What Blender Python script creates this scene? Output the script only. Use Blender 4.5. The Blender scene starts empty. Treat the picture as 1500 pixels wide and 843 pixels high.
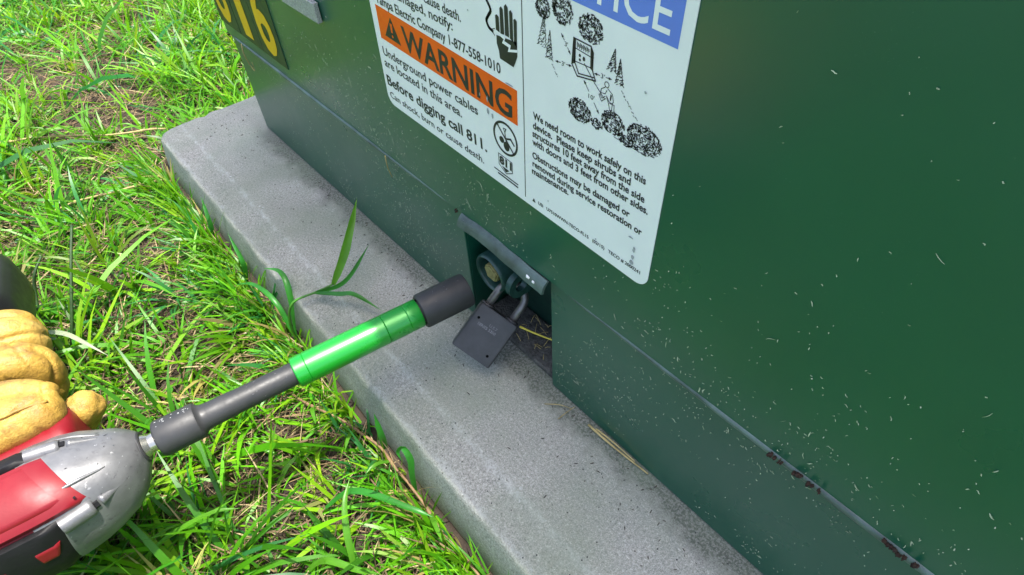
import bpy, bmesh, math, random
import numpy as np
from mathutils import Vector, Matrix, noise

random.seed(7)
rng = np.random.default_rng(11)
R = math.radians
scene = bpy.context.scene
COL = scene.collection

# ------------------------------------------------------------------ camera
cam_data = bpy.data.cameras.new('camera')
cam_data.sensor_width = 36.0
cam_data.lens = 22.152
cam_data.clip_start = 0.01
cam_data.clip_end = 500.0
cam = bpy.data.objects.new('camera', cam_data)
COL.objects.link(cam)
cam.matrix_world = Matrix(((0.64392, -0.52841, 0.55330, 0.8504),
                           (0.76313, 0.49531, -0.41509, -0.2200),
                           (-0.05472, 0.68953, 0.72218, 0.4775),
                           (0, 0, 0, 1)))
scene.camera = cam

# ------------------------------------------------------------------ sky and sun
SUN = Vector((0.13, 0.125, 0.95)).normalized()
world = bpy.data.worlds.new('World')
scene.world = world
world.use_nodes = True
wn = world.node_tree
wn.nodes.clear()
wo = wn.nodes.new('ShaderNodeOutputWorld')
wb = wn.nodes.new('ShaderNodeBackground')
sky = wn.nodes.new('ShaderNodeTexSky')
sky.sky_type = 'NISHITA'
sky.sun_disc = False
sky.sun_elevation = math.asin(SUN.z)
sky.sun_rotation = math.atan2(SUN.x, SUN.y)
sky.air_density = 1.0
sky.dust_density = 4.0
wb.inputs['Strength'].default_value = 0.15
wn.links.new(sky.outputs['Color'], wb.inputs['Color'])
wn.links.new(wb.outputs['Background'], wo.inputs['Surface'])
sl = bpy.data.lights.new('sun', 'SUN')
sl.energy = 3.4
sl.angle = R(0.55)
sl.color = (1.0, 0.96, 0.88)
so = bpy.data.objects.new('sun', sl)
COL.objects.link(so)
so.rotation_euler = SUN.to_track_quat('Z', 'Y').to_euler()
so.location = (0, 0, 5)
vs = scene.view_settings
vs.view_transform = 'Standard'
vs.look = 'None'
vs.gamma = 1.0
vs.use_curve_mapping = False
vs.exposure = 1.4

# ------------------------------------------------------------------ helpers
def tag(o, label=None, cat=None, group=None, kind=None):
    if label: o['label'] = label
    if cat: o['category'] = cat
    if group: o['group'] = group
    if kind: o['kind'] = kind
    return o

def empty(name, loc=(0, 0, 0), mat=None):
    o = bpy.data.objects.new(name, None)
    COL.objects.link(o)
    if mat is not None: o.matrix_world = mat
    else: o.location = loc
    o.empty_display_size = 0.02
    return o

def obj(name, verts, faces, mat, parent=None, smooth=False):
    me = bpy.data.meshes.new(name)
    me.from_pydata([tuple(v) for v in verts], [], faces)
    return meobj(name, me, mat, parent, smooth)

def meobj(name, me, mat, parent=None, smooth=False):
    me.materials.clear()
    if mat: me.materials.append(mat)
    if smooth: me.polygons.foreach_set('use_smooth', [True] * len(me.polygons))
    me.update()
    o = bpy.data.objects.new(name, me)
    COL.objects.link(o)
    if parent: o.parent = parent
    return o

def bmobj(name, bm, mat, parent=None, smooth=False):
    bmesh.ops.recalc_face_normals(bm, faces=bm.faces)
    me = bpy.data.meshes.new(name)
    bm.to_mesh(me); bm.free()
    return meobj(name, me, mat, parent, smooth)

def sharp(o, ang=35):
    me = o.data
    me.polygons.foreach_set('use_smooth', [True] * len(me.polygons))
    me.set_sharp_from_angle(angle=R(ang))
    return o

def box_bm(x0, x1, y0, y1, z0, z1, bev=0.0, seg=2, bm=None):
    b = bmesh.new()
    bmesh.ops.create_cube(b, size=1)
    for v in b.verts:
        v.co = Vector((x0 + (v.co.x + .5) * (x1 - x0), y0 + (v.co.y + .5) * (y1 - y0), z0 + (v.co.z + .5) * (z1 - z0)))
    if bev > 0:
        bmesh.ops.bevel(b, geom=b.edges[:], offset=bev, segments=seg, affect='EDGES', profile=.6)
    if bm is not None:
        me = bpy.data.meshes.new('t'); b.to_mesh(me); b.free(); bm.from_mesh(me); bpy.data.meshes.remove(me); return bm
    return b

def box(name, x0, x1, y0, y1, z0, z1, mat, parent=None, bev=0.0, seg=2):
    o = bmobj(name, box_bm(x0, x1, y0, y1, z0, z1, bev, seg), mat, parent)
    return sharp(o) if bev else o

def lathe(prof, seg=48, M=None):
    """profile of (x, r) round the local X axis"""
    V, F = [], []
    for (x, r) in prof:
        for k in range(seg):
            a = 2 * math.pi * k / seg
            V.append(Vector((x, r * math.cos(a), r * math.sin(a))))
    n = len(prof)
    for i in range(n - 1):
        for k in range(seg):
            k2 = (k + 1) % seg
            F.append((i * seg + k, i * seg + k2, (i + 1) * seg + k2, (i + 1) * seg + k))
    if prof[0][1] > 1e-6: F.append(tuple(range(seg - 1, -1, -1)))
    if prof[-1][1] > 1e-6: F.append(tuple((n - 1) * seg + k for k in range(seg)))
    if M: V = [M @ v for v in V]
    return V, F

def frames(P):
    P = [Vector(p) for p in P]
    n = len(P); T = []
    for i in range(n):
        T.append((P[min(i + 1, n - 1)] - P[max(i - 1, 0)]).normalized())
    up = Vector((0, 0, 1)) if abs(T[0].z) < .9 else Vector((1, 0, 0))
    u = T[0].cross(up).normalized(); out = []
    for i in range(n):
        u = (u - T[i] * u.dot(T[i])).normalized()
        out.append((P[i], T[i], u, T[i].cross(u)))
    return out

def tube(P, rad, seg=10):
    fr = frames(P); V, F = [], []
    for i, (p, t, u, w) in enumerate(fr):
        r = rad[i] if hasattr(rad, '__len__') else rad
        for k in range(seg):
            a = 2 * math.pi * k / seg
            V.append(p + u * (r * math.cos(a)) + w * (r * math.sin(a)))
    n = len(fr)
    for i in range(n - 1):
        for k in range(seg):
            k2 = (k + 1) % seg
            F.append((i * seg + k, i * seg + k2, (i + 1) * seg + k2, (i + 1) * seg + k))
    F.append(tuple(range(seg - 1, -1, -1))); F.append(tuple((n - 1) * seg + k for k in range(seg)))
    return V, F

def spline(P, n=24):
    P = [Vector(p) for p in P]
    Q = [P[0] * 2 - P[1]] + P + [P[-1] * 2 - P[-2]]
    out = []
    m = len(P) - 1
    for j in range(n + 1):
        t = j / n * m; i = min(int(t), m - 1); f = t - i
        a, b, c, d = Q[i], Q[i + 1], Q[i + 2], Q[i + 3]
        out.append(.5 * ((2 * b) + (c - a) * f + (2 * a - 5 * b + 4 * c - d) * f * f + (3 * b - a - 3 * c + d) * f ** 3))
    return out

# ------------------------------------------------------------------ materials
def newmat(name):
    m = bpy.data.materials.new(name); m.use_nodes = True
    nt = m.node_tree
    return m, nt, nt.nodes['Principled BSDF']

def N(nt, typ, **kw):
    n = nt.nodes.new(typ)
    for k, v in kw.items():
        if k in n.inputs: n.inputs[k].default_value = v
        else: setattr(n, k, v)
    return n

def ramp(nt, src, stops):
    r = nt.nodes.new('ShaderNodeValToRGB')
    el = r.color_ramp.elements
    while len(el) < len(stops): el.new(0.5)
    for e, (p, c) in zip(el, stops):
        e.position = p
        e.color = (c, c, c, 1) if not hasattr(c, '__len__') else (*c, 1)
    nt.links.new(src, r.inputs['Fac'])
    return r.outputs['Color']

def mix(nt, fac, a, b, blend='MIX'):
    m = nt.nodes.new('ShaderNodeMix'); m.data_type = 'RGBA'; m.blend_type = blend
    for s, v in ((m.inputs[0], fac), (m.inputs[6], a), (m.inputs[7], b)):
        if hasattr(v, 'links') or hasattr(v, 'is_linked'): nt.links.new(v, s)
        elif hasattr(v, '__len__'): s.default_value = (*v, 1)
        else: s.default_value = v
    return m.outputs[2]

def math_(nt, op, a, b=0.0):
    m = nt.nodes.new('ShaderNodeMath'); m.operation = op
    for s, v in ((m.inputs[0], a), (m.inputs[1], b)):
        if hasattr(v, 'is_linked'): nt.links.new(v, s)
        else: s.default_value = v
    return m.outputs[0]

def noise_tex(nt, scale, detail=4, rough=.55, vec=None):
    n = N(nt, 'ShaderNodeTexNoise', Scale=scale, Detail=detail, Roughness=rough)
    if vec is None:
        tc = nt.nodes.get('TC') or nt.nodes.new('ShaderNodeTexCoord'); tc.name = 'TC'
        vec = tc.outputs['Object']
    nt.links.new(vec, n.inputs['Vector'])
    return n.outputs['Fac']

def bump(nt, b, h, strength=.3, dist=.001, prev=None):
    n = N(nt, 'ShaderNodeBump', Strength=strength, Distance=dist)
    nt.links.new(h, n.inputs['Height'])
    if prev is not None: nt.links.new(prev, n.inputs['Normal'])
    nt.links.new(n.outputs['Normal'], b.inputs['Normal'])
    return n.outputs['Normal']

def simple(name, col, rough=.5, metal=0.0, var=.15, vscale=60, bstr=0.0, bscale=300, bdist=.0005, spec=.5, coat=0.0):
    m, nt, b = newmat(name)
    f = noise_tex(nt, vscale, 5)
    lo = tuple(c * (1 - var) for c in col); hi = tuple(min(1, c * (1 + var)) for c in col)
    nt.links.new(ramp(nt, f, [(.3, lo), (.7, hi)]), b.inputs['Base Color'])
    b.inputs['Roughness'].default_value = rough
    b.inputs['Metallic'].default_value = metal
    b.inputs['Specular IOR Level'].default_value = spec
    b.inputs['Coat Weight'].default_value = coat
    if rough > .1:
        rr = noise_tex(nt, vscale * 2.3, 3)
        nt.links.new(ramp(nt, rr, [(.3, rough * .82), (.7, min(1, rough * 1.18))]), b.inputs['Roughness'])
    if coat: b.inputs['Coat Roughness'].default_value = rough * .95
    if bstr: bump(nt, b, noise_tex(nt, bscale, 3), bstr, bdist)
    return m

def mat_paint():
    m, nt, b = newmat('cabinet_green_paint')
    f = noise_tex(nt, 5, 5)
    c = ramp(nt, f, [(.3, (.004, .068, .041)), (.7, (.006, .088, .050))])
    f2 = noise_tex(nt, 900, 2, .7)
    dust = ramp(nt, f2, [(.66, 0.0), (.80, .5)])
    f3 = noise_tex(nt, 22, 4)
    dm = math_(nt, 'MULTIPLY', dust, ramp(nt, f3, [(.45, 0.0), (.7, .55)]))
    c = mix(nt, dm, c, (.30, .34, .30))
    nt.links.new(c, b.inputs['Base Color'])
    nt.links.new(ramp(nt, noise_tex(nt, 9, 5), [(.3, .26), (.72, .36)]), b.inputs['Roughness'])
    b.inputs['Specular IOR Level'].default_value = .75
    b.inputs['Coat Weight'].default_value = .22
    b.inputs['Coat Roughness'].default_value = .30
    bump(nt, b, noise_tex(nt, 14, 2), .12, .004)
    return m

def mat_concrete():
    m, nt, b = newmat('concrete')
    tc = nt.nodes.new('ShaderNodeTexCoord'); tc.name = 'TC'
    P = tc.outputs['Object']
    big = noise_tex(nt, 9, 6, .6)
    c = ramp(nt, big, [(.28, (.32, .31, .278)), (.72, (.435, .422, .38))])
    sp = noise_tex(nt, 950, 4, .75)
    c = mix(nt, 1.0, c, ramp(nt, sp, [(.3, .38), (.5, .97), (.70, 1.55)]), 'MULTIPLY')
    sp2 = noise_tex(nt, 420, 3, .6)
    c = mix(nt, 1.0, c, ramp(nt, sp2, [(.30, .55), (.44, .96), (.56, 1.03), (.70, 1.45)]), 'MULTIPLY')
    # pale worn streak along the step in the top face and along the outer edge
    sx = nt.nodes.new('ShaderNodeSeparateXYZ'); nt.links.new(P, sx.inputs[0])
    wob = math_(nt, 'MULTIPLY', math_(nt, 'SUBTRACT', noise_tex(nt, 34, 6, .7), .5), .014)
    yy = math_(nt, 'ADD', sx.outputs['Y'], wob)
    for y0, w, amt in ((-.0885, .005, .8), (-.119, .004, .75)):
        d = math_(nt, 'DIVIDE', math_(nt, 'ABSOLUTE', math_(nt, 'SUBTRACT', yy, y0)), w)
        k = ramp(nt, d, [(0.0, amt), (1.0, 0.0)])
        k = math_(nt, 'MULTIPLY', k, ramp(nt, noise_tex(nt, 45, 5, .65), [(.40, .05), (.60, 1.0)]))
        k = math_(nt, 'MULTIPLY', k, ramp(nt, noise_tex(nt, 260, 4, .7), [(.38, .15), (.58, 1.0)]))
        c = mix(nt, k, c, (.66, .655, .62))
    # white chips on the step
    vo = N(nt, 'ShaderNodeTexVoronoi', Scale=110.0); nt.links.new(P, vo.inputs['Vector'])
    ch = ramp(nt, vo.outputs['Distance'], [(.13, 1.0), (.2, 0.0)])
    d = math_(nt, 'ABSOLUTE', math_(nt, 'SUBTRACT', yy, -.0885))
    ch = math_(nt, 'MULTIPLY', ch, ramp(nt, d, [(.003, 1.0), (.006, 0.0)]))
    ch = math_(nt, 'MULTIPLY', ch, ramp(nt, noise_tex(nt, 30, 2), [(.55, 0.0), (.6, 1.0)]))
    c = mix(nt, ch, c, (.8, .8, .78))
    # black mould creeping out from below the cabinet
    mo = math_(nt, 'ADD', math_(nt, 'MULTIPLY', noise_tex(nt, 40, 9, .75), 2.0), -1.0)
    grow = ramp(nt, math_(nt, 'ADD', sx.outputs['Y'], .075), [(.0, 0.0), (.045, .20), (.062, .80), (.075, 1.7)])
    k = math_(nt, 'ADD', math_(nt, 'MULTIPLY', mo, 1.2), grow)
    spk = ramp(nt, noise_tex(nt, 420, 4, .7), [(.36, .15), (.56, 1.0)])
    k = math_(nt, 'MULTIPLY', ramp(nt, k, [(.35, 0.0), (1.05, .93)]), spk)
    k = math_(nt, 'MULTIPLY', k, ramp(nt, math_(nt, 'ADD', sx.outputs['X'], .05), [(0.0, .15), (.10, 1.0)]))
    c = mix(nt, k, c, (.030, .030, .026))
    # faint green reflection of the grass, painted in patches on the outer side
    grass_refl = math_(nt, 'MULTIPLY', ramp(nt, sx.outputs['Z'], [(0.0, 1.0), (.001, 0.0)]), ramp(nt, noise_tex(nt, 12, 4), [(.35, .1), (.65, .55)]))
    c = mix(nt, grass_refl, c, (.20, .25, .17))
    # pinholes
    v2 = N(nt, 'ShaderNodeTexVoronoi', Scale=230.0); nt.links.new(P, v2.inputs['Vector'])
    ph = math_(nt, 'MULTIPLY', ramp(nt, v2.outputs['Distance'], [(.10, 1.0), (.17, 0.0)]), ramp(nt, v2.outputs['Color'], [(.72, 0.0), (.75, 1.0)]))
    c = mix(nt, ph, c, (.05, .05, .05))
    nt.links.new(c, b.inputs['Base Color'])
    b.inputs['Roughness'].default_value = .92
    n1 = bump(nt, b, sp, .55, .0007)
    n2 = bump(nt, b, noise_tex(nt, 180, 5, .7), .55, .0022, n1)
    bump(nt, b, math_(nt, 'SUBTRACT', 1.0, ph), .8, .001, n2)
    return m

def mat_leaf(name='grass_leaf', attr=True, col=(.1, .3, .03), rough=.42, trans=.38):
    m, nt, b = newmat(name)
    if attr:
        a = nt.nodes.new('ShaderNodeAttribute'); a.attribute_name = 'tint'
        c = a.outputs['Color']
    else:
        f = noise_tex(nt, 40, 3)
        c = ramp(nt, f, [(.3, tuple(v * .8 for v in col)), (.7, tuple(v * 1.15 for v in col))])
    nt.links.new(c, b.inputs['Base Color'])
    b.inputs['Roughness'].default_value = rough
    t = nt.nodes.new('ShaderNodeBsdfTranslucent')
    hs = nt.nodes.new('ShaderNodeHueSaturation'); hs.inputs['Hue'].default_value = .485; hs.inputs['Value'].default_value = 1.5
    nt.links.new(c, hs.inputs['Color']); nt.links.new(hs.outputs['Color'], t.inputs['Color'])
    mx = nt.nodes.new('ShaderNodeMixShader'); mx.inputs[0].default_value = trans
    nt.links.new(b.outputs[0], mx.inputs[1]); nt.links.new(t.outputs[0], mx.inputs[2])
    nt.links.new(mx.outputs[0], nt.nodes['Material Output'].inputs['Surface'])
    return m

def mat_soil():
    m, nt, b = newmat('soil')
    f = noise_tex(nt, 30, 8, .65)
    c = ramp(nt, f, [(.3, (.018, .013, .010)), (.55, (.045, .032, .022)), (.75, (.085, .062, .042))])
    g = N(nt, 'ShaderNodeNewGeometry')
    l = N(nt, 'ShaderNodeVectorMath', operation='LENGTH'); nt.links.new(g.outputs['Position'], l.inputs[0])
    far = ramp(nt, math_(nt, 'DIVIDE', l.outputs['Value'], 10.0), [(.22, 0.0), (.36, 1.0)])
    gr = ramp(nt, noise_tex(nt, 6, 8, .7), [(.3, (.05, .13, .015)), (.7, (.11, .24, .03))])
    nt.links.new(mix(nt, far, c, gr), b.inputs['Base Color'])
    b.inputs['Roughness'].default_value = .95
    bump(nt, b, f, .8, .01)
    return m

def mat_leather():
    m, nt, b = newmat('tan_leather')
    f = noise_tex(nt, 17, 6, .62)
    c = ramp(nt, f, [(.28, (.24, .12, .025)), (.5, (.46, .285, .050)), (.72, (.56, .38, .10))])
    g = noise_tex(nt, 48, 6, .72)
    c = mix(nt, ramp(nt, g, [(.48, 0.0), (.70, .88)]), c, (.115, .058, .02))
    nt.links.new(c, b.inputs['Base Color'])
    b.inputs['Roughness'].default_value = .5
    n1 = bump(nt, b, noise_tex(nt, 520, 4, .6), .6, .0012)
    bump(nt, b, noise_tex(nt, 150, 4, .6), .45, .002, n1)
    return m

def mat_silver():
    m, nt, b = newmat('cast_aluminium')
    f = noise_tex(nt, 60, 5, .6)
    c = ramp(nt, f, [(.3, (.135, .138, .145)), (.7, (.21, .213, .22))])
    s = noise_tex(nt, 160, 6, .75)
    k = ramp(nt, s, [(.58, 0.0), (.68, .8)])
    c = mix(nt, k, c, (.085, .085, .09))
    k2 = ramp(nt, noise_tex(nt, 210, 5, .7), [(.64, 0.0), (.70, .7)])
    c = mix(nt, k2, c, (.55, .55, .56))
    nt.links.new(c, b.inputs['Base Color'])
    b.inputs['Metallic'].default_value = .45
    nt.links.new(ramp(nt, f, [(.3, .34), (.7, .5)]), b.inputs['Roughness'])
    bump(nt, b, noise_tex(nt, 260, 3), .25, .0006)
    return m

M_PAINT = mat_paint()
M_CONC = mat_concrete()
M_GRASS = mat_leaf()
M_SOIL = mat_soil()
M_LEATHER = mat_leather()
M_SILVER = mat_silver()
M_LIP = simple('lip_grey_green', (.070, .105, .096), .40, var=.55, vscale=38, bstr=.3)  # lip and flap toned greyer and paler than the cabinet paint
M_COLLAR = simple('collar_green', (.020, .062, .050), .36, var=.3, vscale=120, bstr=.3)
M_LEDGE = simple('recess_ledge', (.075, .075, .068), .95, var=.5, vscale=220, bstr=.9, bscale=400, bdist=.002)
M_INSIDE = simple('recess_dark_green', (.010, .044, .034), .4, var=.3, vscale=40, bstr=.2)
M_RUST = simple('rust', (.032, .015, .009), .9, var=.5, vscale=200, bstr=.8, bscale=500)
M_WHITE = simple('sticker_white', (.84, .85, .86), .45, var=.035, vscale=25, bstr=.05, bscale=40, bdist=.001)
M_INK = simple('black_ink', (.022, .022, .026), .45, var=.3)
M_ORANGE = simple('orange_ink', (.86, .115, .004), .45, var=.06)
M_BLUE = simple('blue_ink', (.13, .23, .72), .45, var=.05)
M_HOLE = simple('pin_hole_black', (.002, .002, .002), .9, var=.1, spec=.05)
M_YEL = simple('yellow_vinyl', (.74, .43, .01), .4, var=.08)
M_PLATE = simple('number_backing', (.020, .036, .018), .45, var=.25, vscale=40)
M_GALV = simple('galvanised_speckle', (.34, .35, .34), .6, .2, var=.35, vscale=900, bstr=.6, bscale=900)
M_LOCK = simple('padlock_grey', (.048, .050, .053), .48, .2, var=.18, vscale=80, bstr=.25, bscale=700, bdist=.0003)
M_SHACK = simple('shackle_steel', (.17, .165, .155), .40, .6, var=.3, vscale=120, bstr=.2)
M_MARK = simple('stamped_letter', (.16, .16, .17), .5, .3, var=.4, vscale=500)
M_BRASS = simple('aged_brass_bolt', (.30, .27, .11), .55, .35, var=.5, vscale=150, bstr=.4, bscale=400)
M_BLACKST = simple('black_oxide_steel', (.040, .041, .043), .50, .2, var=.15, vscale=70, bstr=.15, bscale=500, bdist=.0003)
M_GREEN = simple('green_anodised', (.004, .33, .022), .30, .30, var=.04, vscale=20, spec=.9, coat=.5, bstr=.06, bscale=900, bdist=.0003)
M_RED = simple('red_plastic', (.19, .003, .009), .50, var=.08, vscale=40, bstr=.12, bscale=600, bdist=.0003)
M_RUBBER = simple('black_rubber', (.008, .008, .009), .55, var=.2, vscale=60, bstr=.3, bscale=500, bdist=.0004, spec=.25)
M_CHROME = simple('anvil_steel', (.55, .52, .46), .25, .9, var=.15)
M_BATT = simple('battery_black', (.010, .010, .011), .38, var=.2, bstr=.15, bscale=500, bdist=.0003)
M_GAUGE = simple('gauge_mint', (.12, .36, .26), .5, var=.05)
M_PALE = simple('pale_print', (.35, .36, .36), .5, var=.05)
M_CLIP = simple('dry_clipping', (.36, .41, .29), .8, var=.35, vscale=45)
M_STRAW = simple('straw', (.36, .29, .12), .7, var=.35, vscale=90)
M_STEM = simple('runner_stem', (.20, .12, .06), .55, var=.4, vscale=60)
M_WEED = mat_leaf('weed_leaf', False, (.035, .23, .025), .38, .42)
M_WEEDY = mat_leaf('weed_leaf_yellow', False, (.10, .30, .02), .38, .45)
M_STALK = simple('weed_stem', (.055, .20, .02), .5, var=.2, vscale=80)
M_DARKST = simple('dark_stalk', (.02, .055, .012), .6, var=.3)

GZ = -0.066          # ground level; the top of the pad is z = 0

# ------------------------------------------------------------------ ground
def ground_h(x, y):
    v = Vector((x, y, 0))
    return GZ + .010 * noise.noise(v * 3.1) + .006 * noise.noise(v * 11) + .003 * noise.noise(v * 37)

def make_ground():
    n = 241
    t = np.linspace(-1, 1, n)
    g = np.sinh(t * 5.2) / math.sinh(5.2) * 60
    xs = g - .1; ys = g - .2
    V = [(x, y, ground_h(x, y) if abs(x) < 4 and abs(y) < 4 else GZ) for x in xs for y in ys]
    F = [(i * n + j, (i + 1) * n + j, (i + 1) * n + j + 1, i * n + j + 1) for i in range(n - 1) for j in range(n - 1)]
    return tag(obj('ground', V, F, M_SOIL, smooth=True), 'brown soil showing between the grass', 'ground', kind='structure')
make_ground()

# ------------------------------------------------------------------ concrete pad
PX0, PX1, PY0, PY1 = -.1285, 1.95, -.1330, 1.02
def make_pad():
    prof = [(0, -.11), (.0010, -.066), (.0055, -.035), (.0088, -.017), (.0098, -.0098), (.0112, -.0076), (.0140, -.0062),
            (.029, -.0040), (.0410, -.0025), (.0440, -.0008), (.047, 0.0)]
    rings = []
    for d, z in prof:
        r = max(.030 - d * .6, .004)
        x0, x1, y0, y1 = PX0 + d, PX1 - d, PY0 + d, PY1 - d
        pts = []
        def line(a, b, n):
            for i in range(n):
                f = i / n; pts.append((a[0] + (b[0] - a[0]) * f, a[1] + (b[1] - a[1]) * f))
        def arc(cx, cy, a0, n=8):
            for i in range(n):
                a = R(a0 + 90 * i / n); pts.append((cx + r * math.cos(a), cy + r * math.sin(a)))
        arc(x0 + r, y0 + r, 180); line((x0 + r, y0), (x1 - r, y0), 260)
        arc(x1 - r, y0 + r, 270); line((x1, y0 + r), (x1, y1 - r), 60)
        arc(x1 - r, y1 - r, 0); line((x1 - r, y1), (x0 + r, y1), 60)
        arc(x0 + r, y1 - r, 90); line((x0, y1 - r), (x0, y0 + r), 120)
        rings.append([(x, y, z) for x, y in pts])
    V = []; n = len(rings[0])
    for k, ring in enumerate(rings):
        for (x, y, z) in ring:
            p = Vector((x, y, z))
            a = .0016 if 2 < k < 10 else .0007
            d = noise.noise_vector(p * 22) * a + noise.noise_vector(p * 75) * (a * .5)
            chip = max(0, noise.noise(p * 48 + Vector((3, 1, 2))) - .38) * .012 if 3 < k < 7 else 0
            if k == 10: d.z = 0
            V.append((x + d.x, y + d.y + chip * .6, z + d.z - chip))
    F = []
    for k in range(len(rings) - 1):
        for i in range(n):
            j = (i + 1) % n
            F.append((k * n + i, k * n + j, (k + 1) * n + j, (k + 1) * n + i))
    F.append(tuple((len(rings) - 1) * n + i for i in range(n)))
    o = obj('concrete_pad', V, F, M_CONC)
    sharp(o, 50)
    return tag(o, 'grey weathered concrete slab with rounded corner under the green cabinet', 'slab')
make_pad()

# ------------------------------------------------------------------ cabinet
HY, SY = -.002, .002            # front faces of the hood and of the skirt
SEAM = .1415
CX1, CY1, TOP = 1.78, .86, .96
CUT0, CUT1 = .4915, .6035
cab = tag(empty('transformer_cabinet'), 'dark green steel utility cabinet with warning sticker on a concrete slab', 'cabinet')

def skirt(x0, x1, ret0, ret1):
    b = box_bm(x0, x1, SY, SY + .003, .0015, SEAM + .004, .0006, 1)
    if ret0: box_bm(x0 + .0002, x0 + .0028, SY + .0025, SY + .062, .0018, SEAM, .0005, 1, b)
    if ret1: box_bm(x1 - .0028, x1 - .0002, SY + .0025, SY + .062, .0018, SEAM, .0005, 1, b)
    return bmobj('skirt_panel', b, M_PAINT, cab)
skirt(0, CUT0, False, True)
skirt(CUT1, CX1, True, False)
box('side_panel', 0.0003, .0035, SY + .0032, CY1, .0015, SEAM + .004, M_PAINT, cab, .0006, 1)
box('side_panel', CX1 - .0035, CX1 - .0003, SY + .0032, CY1, .0015, SEAM + .004, M_PAINT, cab, .0006, 1)
box('back_panel', 0.004, CX1 - .004, CY1 - .004, CY1 - .0005, .0015, SEAM + .004, M_PAINT, cab, .0006, 1)

def hood():
    # profile (y, z) of the folded cover, swept along x: front, sloped shoulder, roof, back
    prof = [(HY, SEAM), (HY, TOP - .04), (HY + .008, TOP - .012), (HY + .03, TOP), (CY1 - .03, TOP + .035), (CY1 + .004, TOP + .01), (CY1 + .004, SEAM)]
    x0, x1 = -.004, CX1 + .004
    bm = bmesh.new()
    rows = [[bm.verts.new((x, y, z)) for (y, z) in prof] for x in (x0, x1)]
    for i in range(len(prof) - 1):
        bm.faces.new((rows[0][i], rows[1][i], rows[1][i + 1], rows[0][i + 1]))
    bm.faces.new(rows[0]); bm.faces.new(rows[1])
    bmesh.ops.recalc_face_normals(bm, faces=bm.faces)
    ed = [e for e in bm.edges if len(e.link_faces) == 2]
    bmesh.ops.bevel(bm, geom=ed, offset=.004, segments=3, affect='EDGES', profile=.5)
    return sharp(bmobj('hood_panel', bm, M_PAINT, cab), 40)
hood()

def lip(x0, x1, r0, r1, name='hood_lip'):
    n = max(12, int((x1 - x0) / .012))
    P, rad = [], []
    for i in range(n + 1):
        f = i / n; x = x0 + (x1 - x0) * f
        P.append((x, HY + .0012 + .0004 * noise.noise(Vector((x * 40, 0, 0))), SEAM - .0005 + .0005 * noise.noise(Vector((x * 30, 5, 0)))))
        k = math.sin(math.pi * min(1, max(0, f))) ** .25
        rad.append((r0 + (r1 - r0) * f) * max(k, .15) * (1 + .10 * noise.noise(Vector((x * 25, 9, 0)))))
    V, F = tube(P, rad, 12)
    return obj(name, V, F, M_LIP, cab, True)
lip(.004, .487, .0036, .0026)
lp = lip(.615, CX1, .0030, .0056)

# rust bitten into the lip
def blob(name, c, s, mat, parent, amp=.25, sub=2, freq=120):
    bm = bmesh.new(); bmesh.ops.create_icosphere(bm, subdivisions=sub, radius=1)
    for v in bm.verts:
        d = 1 + amp * noise.noise(Vector(c) * 50 + v.co * 1.8)
        v.co = Vector((c[0] + v.co.x * s[0] * d, c[1] + v.co.y * s[1] * d, c[2] + v.co.z * s[2] * d))
    return bmobj(name, bm, mat, parent, True)
for x, w in ((.7974, .0032), (.8030, .0012), (.8150, .0045), (.8215, .003), (.8262, .0014), (.8640, .0022), (.8685, .0040), (.8735, .0016), (.8808, .0034), (.9000, .004), (.012, .003), (.4945, .0018)):
    for q in range(4):
        e = w * random.uniform(.18, .42)
        blob('rust_spot', (x + random.uniform(-.8, .8) * w, HY - .0026 - .0006 * random.random(), SEAM + .0018 + random.uniform(-.0014, .0016)), (e, .0014, e * .7), M_RUST, cab, .9, 2)

# recess behind the cut-out
def recess():
    b = box_bm(CUT0 - .0005, CUT1 + .0005, .046, .0495, .001, SEAM + .01)
    box_bm(CUT0 - .0005, CUT1 + .0005, SY + .004, .046, SEAM - .004, SEAM + .002, 0, 1, b)
    return bmobj('lock_recess', b, M_INSIDE, cab)
recess()
box('recess_ledge', CUT0 + .003, CUT1 - .003, SY + .004, .0455, .0005, .007, M_LEDGE, cab, .003, 3)

# rain flap: the hood edge bent outward over the recess
def flap():
    x0, x1 = .4985, .6055
    curve = [(HY - .0004, SEAM + .0005), (HY - .0020, SEAM - .0004), (HY - .0040, SEAM - .0024), (HY - .0058, SEAM - .0056), (HY - .0070, SEAM - .0095)]
    n = 24; V, F = [], []; th = .0022; m = len(curve)
    for i in range(n + 1):
        x = x0 + (x1 - x0) * i / n
        sag = .0012 * math.sin(i / n * 5) + .0006 * noise.noise(Vector((x * 60, 0, 0)))
        for (y, z) in curve: V.append((x, y + sag * .4, z + sag))
        for (y, z) in curve: V.append((x, y + th * .75, z + sag - th * .6))
    w = 2 * m
    for i in range(n):
        for k in range(m - 1):
            a = i * w + k
            F.append((a, a + 1, a + w + 1, a + w)); a += m
            F.append((a, a + w, a + w + 1, a + 1))
        a = i * w
        F.append((a + m - 1, a + 2 * m - 1, a + w + 2 * m - 1, a + w + m - 1)); F.append((a, a + w, a + w + m, a + m))
    for a in (0, n * w):
        for k in range(m - 1): F.append((a + k, a + k + 1, a + m + k + 1, a + m + k))
    o = obj('rain_flap', V, F, M_LIP, cab); sharp(o, 40)
    return o
fl = flap()
for x, dy, s in ((.588, -.0056, .0026), (.595, -.0062, .0018), (.581, -.004, .0012)):
    blob('paint_chip', (x, HY + dy, SEAM - .0058), (s, .0010, s * .7), M_WHITE, fl, .6, 1)
for x in (.505, .5095, .514, .545, .556):
    blob('weld_bead', (x, HY - .0034, SEAM - .0026), (.0012, .001, .001), M_LIP, fl, .3, 1)

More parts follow.
